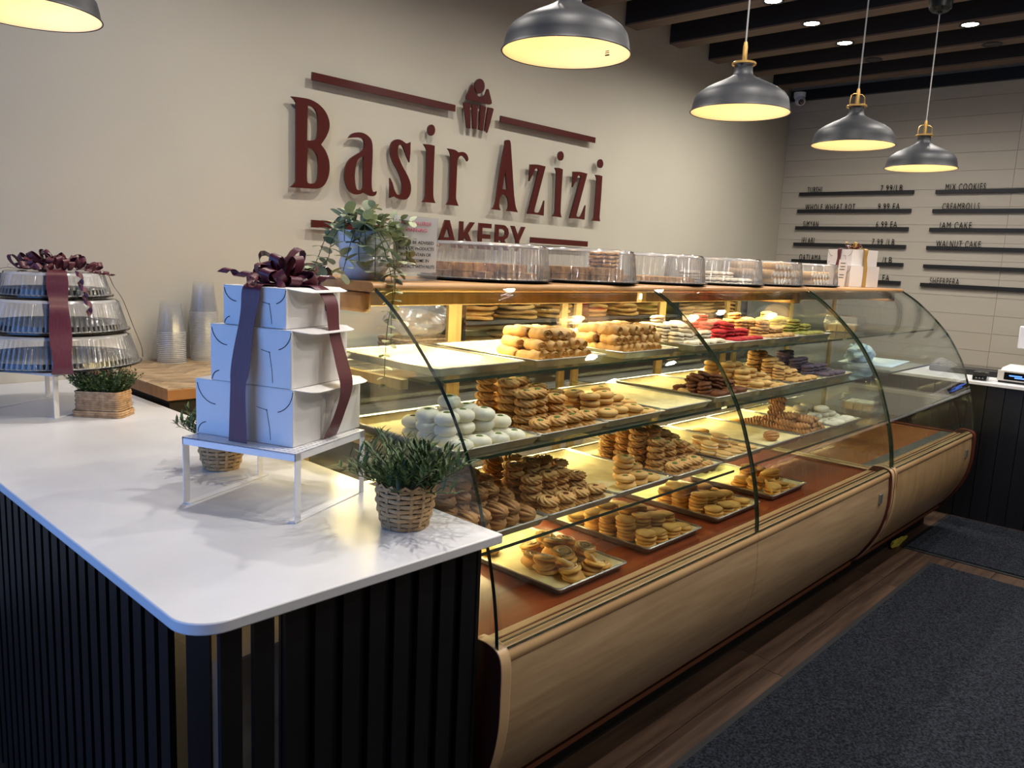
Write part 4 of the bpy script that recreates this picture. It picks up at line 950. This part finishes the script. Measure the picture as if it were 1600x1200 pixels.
CK = {'roll': ('golden rolled pastry', 'pastry'), 'white': ('white domed cookie with a green pistachio dot', 'cookie'), 'swirl': ('golden swirled ring cookie with a green dot', 'cookie'), 'jam': ('golden swirled cookie with dark jam centre', 'cookie'),
      'ring': ('smooth pale ring cookie', 'cookie'), 'ringw': ('white sugared ring cookie', 'cookie'), 'shell': ('ridged brown shell cookie', 'cookie'), 'disc': ('flat golden round cookie', 'cookie'), 'iced': ('flat golden cookie with white icing swirl', 'cookie'),
      'oval': ('pale oval sandwich cookie', 'cookie'), 'twist': ('brown ridged finger cookie', 'cookie'), 'red': ('red crumbed sandwich cookie', 'cookie'), 'tan': ('tan crumbed sandwich cookie', 'cookie'), 'green': ('green crumbed sandwich cookie', 'cookie'),
      'purple': ('purple crumbed sandwich cookie', 'cookie'), 'dust': ('white dusted sandwich cookie', 'cookie'), 'choc': ('brown chocolate sandwich cookie', 'cookie'), 'sand': ('pale round filled cookie', 'cookie')}
def put(kind, x, y, z, rz, tilt=(0, 0), where='', dot=False):
    o = inst(K[kind][0].name.split('.')[0], K[kind][0], None, (x, y, z), (tilt[0], tilt[1], rz), rnd.uniform(.96, 1.04))
    tag(o, CK[kind][0]+' '+where, CK[kind][1], CK[kind][0]+'s '+where)
    if dot and kind in TOP: inst(TOP[kind][0].name.split('.')[0], TOP[kind][0], o, (0, 0, TOP[kind][1]))
    return o
# ------------------------------------------------------------------ sheet pans
def pan_mesh(w, d):
    mb = MB(); h = .024; r = .016
    def rect(s, z):
        pts = []
        for cx_, cy_, a0 in ((w/2-s-r, d/2-s-r, 0), (-w/2+s+r, d/2-s-r, PI/2), (-w/2+s+r, -d/2+s+r, PI), (w/2-s-r, -d/2+s+r, 1.5*PI)):
            for k in range(4): a = a0+k/3*PI/2; pts.append((cx_+r*math.cos(a), cy_+r*math.sin(a), z))
        return pts
    loops = [rect(.014, .0015), rect(.006, h-.002), rect(.0, h), rect(-.003, h-.002), rect(-.002, h-.005), rect(.002, h-.004), rect(.0125, 0)]
    n = 16
    for l in loops: mb.v += l
    for i in range(len(loops)-1):
        for j in range(n): mb.f.append((i*n+j, i*n+(j+1) % n, (i+1)*n+(j+1) % n, (i+1)*n+j)); mb.m.append(0)
    mb.f += [tuple(range(n)), tuple((len(loops)-1)*n+j for j in range(n-1, -1, -1))]; mb.m += [0, 0]
    return mb.mesh('pan', M['alu'], True, 40)
def parch_mesh(w, d):
    mb = MB(); nx, ny = 22, 28
    for i in range(nx+1):
        for j in range(ny+1):
            u, v = i/nx*2-1, j/ny*2-1; e = max(0, abs(u)-.86)/.14; f = max(0, abs(v)-.90)/.10
            mb.v.append((u*(w/2-.010), v*(d/2-.010), .0024+max(e, f)**2*.017+.0006*math.sin(i*2.3+j*.8)*math.sin(j*1.7)))
    for i in range(nx):
        for j in range(ny): a = i*(ny+1)+j; mb.f.append((a, a+ny+1, a+ny+2, a+1)); mb.m.append(0)
    return mb.mesh('parchment', M['parch'], True, 70)
PANS = {}
def tray(x, yf, z, w, d, label, lined=True, rz=0):
    key = (w, d)
    if key not in PANS: PANS[key] = (pan_mesh(w, d), parch_mesh(w, d))
    t = thing('sheet_pan', label, 'tray', (x, yf+d/2, z+.0004), rz, None)
    inst('pan', PANS[key][0], t)
    if lined: inst('parchment', PANS[key][1], t)
    return t
W3, D3 = .308, .46
def pile(kind, x, yf, z, rows, where, dx=None, dy=None, jit=.006, tiltf=.08, shift=0, dots=True):
    """rows: list of (distance from the tray's front, [stack heights left to right])"""
    st = K[kind][1]; me = K[kind][0]
    for v, ns in rows:
        n = len(ns); step = dx or (W3-.05)/max(n, 1)
        for i, c in enumerate(ns):
            if not c: continue
            px = x+shift+(i-(n-1)/2)*step+rnd.uniform(-.003, .003); py = yf+v+rnd.uniform(-.004, .004); ox = oy = 0
            for k in range(c):
                ox += rnd.uniform(-jit, jit)*.5; oy += rnd.uniform(-jit, jit)*.5
                put(kind, px+ox, py+oy, z+.0055+k*st, rnd.uniform(-.25, .25) if kind in ('shell', 'twist', 'choc', 'oval') else rnd.random()*6.28,
                    (rnd.uniform(-tiltf, tiltf) if k else 0, rnd.uniform(-tiltf, tiltf) if k else 0), where, dots and k == c-1)
z1, z2, z3, z4 = SHELF[0][0], SHELF[1][0], SHELF[2][0], .6025
y1, y2, y3, y4 = 1.488, 1.352, 1.30, 1.292
# top shelf
tray(1.475, y1, z1, .33, D3, 'empty parchment-lined sheet pan at the near end of the top shelf')
tray(1.842, y1-.01, z1, .33, D3, 'sheet pan with a pyramid of golden rolled pastries beside the empty pan')
tray(2.265, y1-.01, z1, .33, D3, 'sheet pan heaped with golden rolled pastries next to the dusted cookies on the top shelf')
def rolls(x, y, z, layers, where, yr=.09):
    for li, (n, m) in enumerate(layers):
        for r_ in range(m):
            for i in range(n):
                put('roll', x+(i-(n-1)/2)*.0375+rnd.uniform(-.003, .003), y+r_*yr+li*.008+rnd.uniform(-.006, .006), z+.004+li*.030, rnd.uniform(-.3, .3), (rnd.uniform(-.10, .10), 0), where)
rolls(1.862, y1+.085, z1, [(7, 2), (6, 2), (4, 2)], 'piled as a pyramid beside the empty pan', .088)
rolls(2.262, y1+.085, z1, [(7, 3), (7, 3), (6, 2)], 'heaped on the pan before the dusted cookies', .088)
for x, k, c, lab in ((2.703, 'dust', 'white dusted sandwich cookies', ''), (3.02, 'red', 'red crumbed sandwich cookies', ''), (3.337, 'tan', 'tan crumbed sandwich cookies', ''), (3.655, 'green', 'green crumbed sandwich cookies', '')):
    tray(x, y1, z1, .302, D3, 'sheet pan piled with %s on the top shelf' % c)
    pile(k, x, y1, z1, [(.05, [1, 1, 1, 1]), (.115, [2, 3, 2, 2]), (.18, [3, 3, 3, 2]), (.245, [3, 4, 3, 3])], 'on the top shelf', dx=.066, tiltf=.12)
# second shelf
tray(1.405, y2-.008, z2, .31, D3, 'sheet pan with white domed cookies at the near end of the second shelf')
pile('white', 1.405, y2-.008, z2, [(.045, [1, 1, 1, 1]), (.106, [3, 3, 3, 2]), (.168, [3, 4, 3, 1]), (.23, [2, 1, 1, 0])], 'on the second shelf', dx=.064)
tray(1.712, y2-.004, z2, W3-.008, D3, 'sheet pan crowded with tall stacks of swirled ring cookies on the second shelf')
pile('swirl', 1.715, y2-.004, z2, [(.05, [2, 2, 2, 2]), (.119, [5, 5, 4, 2]), (.188, [6, 6, 5, 4]), (.257, [6, 5, 4, 2])], 'on the second shelf', dx=.0668)
tray(2.018, y2, z2, W3-.008, D3, 'sheet pan with smooth pale ring cookies beside the swirled ones, second shelf')
pile('ring', 2.02, y2, z2, [(.05, [2, 2, 2, 1]), (.117, [4, 4, 3, 2]), (.184, [4, 3, 4, 0]), (.25, [3, 3, 0, 0])], 'beside the tall swirled stacks', dx=.067)
tray(2.33, y2+.01, z2, W3-.004, D3, 'empty parchment-lined sheet pan between the ring cookies and chocolate cookies')
tray(2.70, y2+.028, z2, W3, D3, 'sheet pan with brown chocolate sandwich cookies on the second shelf')
pile('choc', 2.715, y2+.028, z2, [(.045, [1, 1, 1]), (.098, [2, 3, 2]), (.15, [3, 3, 2]), (.205, [1, 2, 1])], 'on the second shelf', dx=.08, tiltf=.3)
put('ring', 2.62, y2+.20, z2+.0055, 0, (0, 0), 'lying alone among the chocolate cookies')
tray(3.022, y2+.022, z2, W3, D3, 'sheet pan with stacks of pale ring cookies next to the chocolate cookies')
pile('ring', 3.03, y2+.022, z2, [(.05, [2, 2, 1, 1]), (.117, [4, 4, 3, 2]), (.184, [5, 5, 4, 0]), (.25, [5, 3, 0, 0])], 'beside the chocolate cookies', dx=.067)
tray(3.345, y2+.022, z2, W3, D3, 'sheet pan with pale round filled cookies on the second shelf')
pile('sand', 3.35, y2+.022, z2, [(.05, [1, 1, 1, 1]), (.11, [3, 2, 2, 1]), (.17, [4, 4, 3, 2]), (.23, [5, 5, 4, 3])], 'on the second shelf', dx=.062, tiltf=.12)
tray(3.668, y2+.022, z2, W3, D3, 'sheet pan with purple crumbed sandwich cookies on the second shelf')
pile('purple', 3.67, y2+.022, z2, [(.05, [1, 1, 1, 1]), (.115, [2, 2, 2, 1]), (.18, [3, 3, 2, 1]), (.245, [4, 4, 2, 0])], 'on the second shelf', dx=.066, tiltf=.12)
# third shelf
tray(1.40, y3, z3, W3, D3, 'sheet pan heaped with ridged brown shell cookies on the third shelf')
pile('shell', 1.405, y3, z3, [(.058, [2, 2, 2, 2, 1]), (.135, [4, 4, 3, 3, 2]), (.212, [5, 5, 5, 4, 3]), (.289, [5, 5, 5, 4, 3])], 'on the third shelf', dx=.0535, tiltf=.1)
tray(1.713, y3+.004, z3, W3, D3, 'sheet pan with stacked jam-centred swirl cookies on the third shelf')
pile('jam', 1.715, y3+.004, z3, [(.05, [2, 2, 2, 2]), (.12, [4, 4, 4, 3]), (.19, [5, 5, 5, 4]), (.26, [5, 5, 3, 0])], 'on the third shelf', dx=.0668)
tray(2.025, y3+.01, z3, W3, D3, 'sheet pan with a few pale dotted ring cookies and bare parchment on the third shelf')
pile('ring', 2.06, y3+.01, z3, [(.055, [2, 2, 1]), (.125, [0, 4, 2])], 'few on the third shelf', dx=.07)
tray(2.338, y3+.004, z3, W3, D3, 'sheet pan crowded with stacked swirled ring cookies on the third shelf')
pile('swirl', 2.34, y3+.004, z3, [(.05, [2, 2, 2, 1]), (.118, [5, 4, 4, 3]), (.186, [6, 6, 5, 4]), (.256, [5, 5, 4, 3]), (.326, [4, 3, 2, 0])], 'on the third shelf', dx=.0668)
tray(2.69, y3+.018, z3, W3+.01, D3, 'sheet pan with pale oval sandwich cookies on the third shelf')
pile('oval', 2.705, y3+.018, z3, [(.05, [1, 1, 1, 1]), (.115, [2, 3, 1, 1]), (.18, [1, 2, 1, 0])], 'on the third shelf', dx=.058, tiltf=.15)
tray(3.025, y3+.02, z3, W3+.01, D3, 'nearly empty parchment-lined sheet pan with a single cookie on the third shelf')
put('shell', 3.06, y3+.10, z3+.0055, 1.2, (0, 0), 'alone on the nearly empty pan')
put('disc', 2.95, y3+.36, z3+.0055, 0, (0, 0), 'alone at the back of the nearly empty pan')
tray(3.35, y3+.02, z3, W3, D3, 'sheet pan with a heap of brown ridged finger cookies on the third shelf')
pile('twist', 3.37, y3+.02, z3, [(.055, [2, 3, 3, 2, 1]), (.13, [2, 3, 3, 2, 1]), (.205, [1, 2, 6, 1, 0]), (.28, [1, 1, 1, 0, 0])], 'on the third shelf', dx=.042, tiltf=.15)
put('disc', 3.30, y3+.38, z3+.0055, 0, (0, 0), 'alone behind the finger cookies')
tray(3.672, y3+.015, z3, W3, D3, 'sheet pan with white sugared ring cookies at the far end of the third shelf')
pile('ringw', 3.68, y3+.015, z3, [(.05, [1, 1, 1, 1]), (.12, [2, 3, 2, 1]), (.19, [3, 3, 2, 0])], 'on the third shelf', dx=.07)
# deck
tray(1.772, y4+.005, z4, .322, D3, 'sheet pan with flat iced cookies on the wooden deck at the near end')
pile('iced', 1.80, y4+.005, z4, [(.055, [3, 3, 1]), (.13, [4, 4, 4]), (.20, [3, 5, 4]), (.27, [0, 2, 3])], 'on the wooden deck', dx=.075, tiltf=.25, jit=.02)
for dx_, dy_, tl in ((-.06, .09, .5), (.02, .06, .9), (-.02, .15, .5)): put('iced', 1.80+dx_, y4+dy_, z4+.035, 1.0, (tl, .2), 'on the wooden deck', True)
put('disc', 1.69, y4+.36, z4+.0055, 0, (0, 0), 'alone at the back of the iced cookie pan')
tray(2.24, y4+.025, z4, .335, D3, 'sheet pan stacked with flat golden round cookies in the middle of the wooden deck')
pile('disc', 2.245, y4+.025, z4, [(.052, [4, 3, 3, 2]), (.124, [6, 6, 5, 4]), (.196, [6, 7, 6, 4]), (.268, [5, 6, 5, 3]), (.34, [3, 4, 3, 0])], 'in the middle of the wooden deck', dx=.072, tiltf=.07)
tray(2.70, y4+.035, z4, .335, D3, 'sheet pan stacked with flat golden round cookies under the glass joint on the wooden deck')
pile('disc', 2.705, y4+.035, z4, [(.052, [3, 3, 2, 2]), (.124, [6, 5, 4, 3]), (.196, [6, 6, 5, 3]), (.268, [5, 5, 4, 2])], 'under the glass joint', dx=.072, tiltf=.07)
tray(3.135, y4+.035, z4, .325, .40, 'sheet pan with a loose pile of flat golden cookies, last along the wooden deck')
pile('disc', 3.15, y4+.035, z4, [(.052, [3, 3, 1]), (.124, [4, 6, 5]), (.196, [3, 6, 4])], 'last along the wooden deck', dx=.078, tiltf=.2, jit=.014)
for dx_, dy_, tl in ((-.10, .06, 1.0), (-.12, .12, .4)): put('disc', 3.15+dx_, y4+.035+dy_, z4+.03, .4, (tl, .3), 'last along the wooden deck')

# ------------------------------------------------------------------ domed platters on the case top
sq_me = MB()
for k in range(3): sq_me.box(-.022+.001*k, .022-.001*k, -.022+.0008*k, .022-.0012*k, k*.0085, k*.0085+.008)
sq_me = sq_me.mesh('baklava_piece', M['bakl'], False)
cr_me = MB().lathe([(0, -.040), (.012, -.041), (.0135, -.036), (.018, -.038), (.0195, -.03), (.0195, .03), (.018, .038), (.0135, .036), (.012, .041), (0, .04)], 16, mis=[1, 1, 0, 0, 0, 0, 0, 1, 1]).mesh('cream_roll', [M['ck_ring'], M['ck_cream']], True, 50)
TC = [(1.855, 1.885, .212, 'brown layered pastries', 'first along the case top'), (2.325, 1.885, .225, 'brown pastries and stacked round cookies', 'beside the brown-filled one'), (2.825, 1.885, .222, 'one low layer of pastry', 'between fuller ones'),
      (3.335, 1.885, .222, 'pale dusted pastries', 'next to the cream rolls'), (3.81, 1.885, .205, 'three rows of cream rolls', 'packed high'), (4.275, 1.885, .198, 'two rows of cream rolls', 'beside the small gift boxes')]
for i, (x, y, r, what, w2) in enumerate(TC):
    container('clear domed black-based platter with %s, %s' % (what, w2), x, y, 1.4418, r, r-.012, .122, 74)
    zt = 1.4418+.005
    def fill(me, nm, lab, grp, cat, dx, dy, dz, layers, rr, kw=(0, 0, 0), skip=lambda u, v, l: False, zoff=0):
        n = int(rr/dx)
        for l in range(layers):
            for a in range(-n-1, n+2):
                for b in range(-n-2, n+3):
                    u, v = a*dx+(dx/2 if l % 2 and kw[0] else 0), b*dy
                    if math.hypot(abs(u)+dx*.45, abs(v)+dy*.45) > rr or skip(u, v, l): continue
                    tag(inst(nm, me, None, (x+u, y+v, zt+zoff+l*dz), (kw[0], 0, kw[2]+rnd.uniform(-.05, .05))), lab, cat, grp)
    R_ = r-.022
    if i == 0: fill(sq_me, 'baklava_piece', 'brown layered pastry square inside the first domed platter', 'pastries in the first platter', 'pastry', .049, .049, .0262, 2, R_, skip=lambda u, v, l: v > .13 or (l == 1 and (u > .1 or (u+v*3) % .2 < .05)))
    if i == 1:
        fill(sq_me, 'baklava_piece', 'brown layered pastry square inside the second domed platter', 'pastries in the second platter', 'pastry', .049, .049, .0262, 2, R_, skip=lambda u, v, l: u > .06 or v > .1)
        for k in range(4):
            for u, v in ((.095, -.09), (.155, -.03), (.10, -.02)):
                tag(inst('crumb_cookie', K['tan'][0], None, (x+u, y+v, zt+k*.0285), (0, 0, rnd.random()*6)), 'round tan cookie stacked inside the second domed platter', 'cookie', 'cookies in the second platter')
    if i == 2: fill(sq_me, 'baklava_piece', 'brown pastry square in the nearly empty domed platter', 'pastries in the low platter', 'pastry', .049, .049, .0262, 1, R_, skip=lambda u, v, l: v > .1)
    if i == 3: fill(K['dust'][0], 'dusted_cookie', 'white dusted cookie inside the pale platter', 'cookies in the pale platter', 'cookie', .066, .066, .0265, 2, R_, skip=lambda u, v, l: (l == 1 and v < -.03) or v > .1)
    if i in (4, 5): fill(cr_me, 'cream_roll', 'pale cream roll with white ends inside the %s domed platter' % ('high-packed' if i == 4 else 'last'), 'cream rolls, %s' % ('high-packed platter' if i == 4 else 'last platter'), 'pastry', .0405, .083, .036, 3 if i == 4 else 2, R_-.002, kw=(PI/2, 0, 0), zoff=.0195, skip=lambda u, v, l: v > .1)
# small gift boxes at the far end
GZ = math.radians(-25)
for lab, z, d, h in (('lower white box of the small gift stack on the far case', 1.4418, (.225, .225), .125), ('upper white box of the small gift stack under the pink and gold bow', 1.568, (.20, .20), .095)):
    bakery_box(lab, (5.01, 1.89, z), GZ, d[0], d[1], h, True, False)
rg = thing('ribbon_bow', 'burgundy and gold ribbons tied over the small white gift boxes', 'ribbon', (5.01, 1.89, 1.6645), GZ)
band('ribbon_band', [(0, 0, .002), (-.05, 0, .003), (-.1035, 0, .002), (-.106, 0, -.05), (-.1125, 0, -.098), (-.1165, 0, -.12), (-.1165, .0, -.22)], .014, rg, (0, 1, 0))
band('ribbon_band', [(0, 0, .002), (0, -.05, .003), (0, -.1035, .002), (0, -.106, -.05), (0, -.1125, -.098), (0, -.1165, -.12), (0, -.1165, -.22)], .014, rg, (1, 0, 0), 'gold_satin')
for i in range(12):
    mb = MB(); bow_loop(mb, i*2.4, rnd.uniform(.1, .8), rnd.uniform(.04, .065), .007, rnd.uniform(-.6, .6), (0, 0, .004)); mb.build('bow_loop', M['gold_satin'] if i % 2 else M['satin'], rg, ang=80)
pl = tag(MB().box(-.034, .034, -.0012, .0012, 0, .16).build('price_card', M['card'], None, (4.850, 1.885, 1.4418), (-.06, 0, math.radians(-115)), smooth=False), 'white printed card leaning on the small gift boxes', 'card')
for k, zz in enumerate((.135, .115, .098, .066, .050)):
    inst('printed_line', MB().box(-.02+.003*(k % 2), .02, -.0016, -.0013, zz, zz+.006).mesh('printed_line', M['grey'], False), pl)

# ------------------------------------------------------------------ contents of the far case
cake_me = MB().box(-.021, .021, -.021, .021, 0, .032).box(-.0205, .0205, -.0205, .0205, .032, .037, 1).mesh('cake_piece', [M['ck_ring'], M['ck_dust']], False)
def clamshell(label, x, y, z, rz, w, d, h, fillk):
    t = thing('clamshell_box', label, 'container', (x, y, z), rz)
    a = MB().prism([(-w/2+.01, -d/2+.01), (w/2-.01, -d/2+.01), (w/2-.01, d/2-.01), (-w/2+.01, d/2-.01)], 0, .003, 2)
    for s in (0, 1):
        z0, z1_ = (.0, h*.55) if s == 0 else (h, h*.55)
        k0 = .88 if s == 0 else .9
        v = [(sx*w/2*k, sy*d/2*k, zz) for k, zz in ((k0, z0), (1, z1_), (1.05, z1_), (1.05, z1_+.003)) for sx, sy in ((-1, -1), (1, -1), (1, 1), (-1, 1))]
        f = [(0, 1, 2, 3)]+[(i*4+j, i*4+(j+1) % 4, (i+1)*4+(j+1) % 4, (i+1)*4+j) for i in range(3) for j in range(4)]
        MB().add(v, f).build('tray_half' if s == 0 else 'lid_half', M['dome'], t, bevel=.004)
    for a_ in (-1, 0, 1):
        for b_ in (-1, 0, 1):
            for l in (0,):
                tag(inst('cake_piece', cake_me, None, (x+(a_*.046)*math.cos(rz)-(b_*.046)*math.sin(rz), y+a_*.046*math.sin(rz)+b_*.046*math.cos(rz), z+.004+l*.0262), (0, 0, rz)), 'pale cake square inside %s' % fillk, 'pastry', 'pastries in '+fillk)
    return t
clamshell('clear clamshell box of pastries on the top shelf of the far case', 4.30, 1.62, z1+.0005, .1, .2, .17, .085, 'the upper clamshell box')
clamshell('clear clamshell box of pastries on the lowest shelf of the far case', 4.22, 1.46, z3+.0005, .1, .2, .17, .085, 'the lower clamshell box')
def crumple(name, mt, label, cat, loc, r, sq, n=18, seed=3, amp=.35):
    rg_ = random.Random(seed); mb = MB()
    ph = [(rg_.uniform(2, 6), rg_.uniform(0, 6), rg_.uniform(2, 7), rg_.uniform(0, 6)) for _ in range(6)]
    for i in range(n+1):
        th = PI*i/n
        for j in range(2*n):
            a = PI*j/n; k = 1+amp*sum(math.sin(p[0]*a+p[1]+2*th)*math.sin(p[2]*th+p[3]) for p in ph)/3
            mb.v.append((r*k*math.sin(th)*math.cos(a)*sq[0], r*k*math.sin(th)*math.sin(a)*sq[1], max(0, r*sq[2]*(k*math.cos(th)+.9))))
    for i in range(n):
        for j in range(2*n): mb.f.append((i*2*n+j, i*2*n+(j+1) % (2*n), (i+1)*2*n+(j+1) % (2*n), (i+1)*2*n+j)); mb.m.append(0)
    return tag(mb.build(name, M[mt], None, loc, ang=25), label, cat)
crumple('cleaning_cloth', 'bluep', 'crumpled pale blue cloth on the middle shelf of the far case', 'cloth', (4.50, 1.60, z2+.001), .085, (1, .8, .6))
tag(MB().prism([(-.2, -.14), (.24, -.14), (.24, .14), (-.2, .14)], 0, .002, 2).build('plastic_sheet', M['bluep'], None, (4.62, 1.56, z2+.0004), (0, 0, .1), smooth=False), 'flat pale blue sheet under the crumpled cloth in the far case', 'sheet')
crumple('yellow_cloth', 'yell', 'crumpled yellow cloth on the floor under the far case', 'cloth', (4.72, 1.345, .0005), .05, (2.2, .35, .35), seed=8)

# ------------------------------------------------------------------ mats
def floor_mat(label, x0, x1, ya, yb):
    t = thing('floor_mat', label, 'mat', (0, 0, .0005))
    MB().box(x0, x1, ya, yb, 0, .004).build('rubber_backing', M['rubber'], t, smooth=False)
    MB().box(x0+.025, x1-.025, ya+.025, yb-.025, .004, .011).build('pile', M['mat'], t, smooth=False, bevel=.002)
floor_mat('long charcoal floor mat running beside the display case', .6, 4.555, -.4, 1.128)
floor_mat('charcoal floor mat lying before the black panelled counter', 4.69, 5.60, -.6, 1.318)
# ------------------------------------------------------------------ cash counter
cs = thing('cash_counter', 'black vertical panelled cash counter with a white top', 'counter', (0, 0, 0))
xx = 5.64
MB().box(xx, xx+.6, -1.4, 2.05, 0, .866).build('carcass', M['black'], cs, smooth=False)
MB().box(5.60, 6.28, -1.42, 2.07, .868, .890).build('worktop', M['quartz'], cs, bevel=.003)
pme = MB().box(-.014, 0, -.0475, .0475, 0, .866).mesh('panel_board', M['slat'], False)
for k in range(34): inst('panel_board', pme, cs, (xx-.001, -1.35+k*.1, 0))
sc = thing('weighing_scale', 'white weighing scale with a blue lit display on the cash counter', 'scale', (5.70, 1.005, .891), 0)
MB().prism([(0, .012), (0, .055), (.10, .088), (.30, .095), (.30, .012)], -.165, .165, 1).build('body', M['white'], sc, bevel=.006)
MB().box(.005, .29, -.16, .16, 0, .014).build('base', M['black'], sc, smooth=False)
fp = MB().box(-.006, .004, -.165, .165, .014, .078).build('front_panel', M['silver'], sc, bevel=.002)
d = MB().box(-.009, -.006, -.02, .128, .022, .068).build('display', M['lcd'], sc, smooth=False)
for k in range(2): MB().box(-.0098, -.009, .03-.03*k, .10-.03*k, .045-.011*k, .052-.011*k).build('display_text', M['lcdt'], d, smooth=False)
MB().tube([(.2, .02, .09), (.2, .02, .25), (.16, .02, .30)], .012, 10).build('pole', M['white'], sc)
MB().box(-.012, .012, -.07, .07, -.07, .07).build('pole_display', M['white'], sc, (.13, .035, .285), (0, -.1, .15), bevel=.006)
cr = thing('card_reader', 'small black card reader near the edge of the cash counter', 'card reader', (5.70, 1.262, .891), .1)
MB().prism([(-.05, 0), (.07, 0), (.07, .05), (-.03, .055), (-.05, .03)], -.04, .04, 1).build('body', M['blackp'], cr, bevel=.005)
for k in range(3): MB().box(-.0525, -.046, -.024+.018*k, -.014+.018*k, .012, .02).build('key', M['grey'], cr, smooth=False)
kb = thing('tablet', 'black flat tablet lying behind the card reader on the cash counter', 'tablet', (6.05, 1.42, .891), .1)
MB().box(-.12, .12, -.22, .22, 0, .045).build('body', M['black'], kb, bevel=.01)
MB().box(-.11, .11, -.21, .21, .045, .047).build('screen', M['lcd'], kb, smooth=False)

# ------------------------------------------------------------------ bread shelf behind the display case
bs = thing('bread_shelf', 'dark wall shelf unit holding flatbreads behind the display case', 'shelf', (0, 0, 0))
MB().box(2.45, 6.6, 3.22, 3.685, 0, .90).build('cabinet', M['darkwood'], bs, smooth=False)
MB().box(2.44, 6.62, 3.2, 3.687, .90, .93).build('counter_board', M['grey'], bs, smooth=False)
for zz in (1.12, 1.32): MB().box(3.15, 6.6, 3.36, 3.68, zz, zz+.016).build('shelf_board', M['grey'], bs, smooth=False)
for x in (3.15, 4.3, 5.45, 6.585): MB().box(x, x+.015, 3.36, 3.68, .93, 1.336).build('upright', M['darkwood'], bs, smooth=False)
br_me = MB().lathe([(0, 0), (.13, 0), (.15, .008), (.15, .018), (.135, .026), (.08, .021), (0, .024)], 26, fn=lambda q, a, r, z: (q[0]*1.0, q[1]*1.0, q[2]+.004*math.sin(3*a)*(r > .1))).mesh('flatbread', M['bread'], True, 60)
for zz in (.931, 1.137):
    for k, x in enumerate((3.36, 3.72, 4.08, 4.5, 4.86, 5.22, 5.65, 6.0, 6.35)):
        for l in range(5 if zz > 1 else 3+(k % 3)):
            tag(inst('flatbread', br_me, None, (x+rnd.uniform(-.02, .02), 3.52+rnd.uniform(-.01, .01), zz+l*.0315), (0, 0, rnd.random()*6)), 'golden round flatbread stacked on the %s of the wall shelf unit' % ('upper board' if zz > 1 else 'lower board'), 'bread', 'flatbreads on the %s' % ('upper board' if zz > 1 else 'lower board'))
bk = thing('bread_basket', 'woven bread basket covered with a plastic bag behind the display case', 'basket', (2.86, 3.42, .931), 0)
for i in range(9): sqband(.40, .26, i*.0145, .014, i % 2, .04).build('weave_band', M['wicker_d'], bk, ang=50)
MB().box(-.18, .18, -.11, .11, .002, .09).build('liner', M['kraft'], bk, smooth=False)
crumple('plastic_bag', 'bag', 'crumpled clear plastic bag lying over the bread basket', 'bag', (2.86, 3.42, 1.065), .13, (1.6, .9, .8), seed=5, amp=.16)
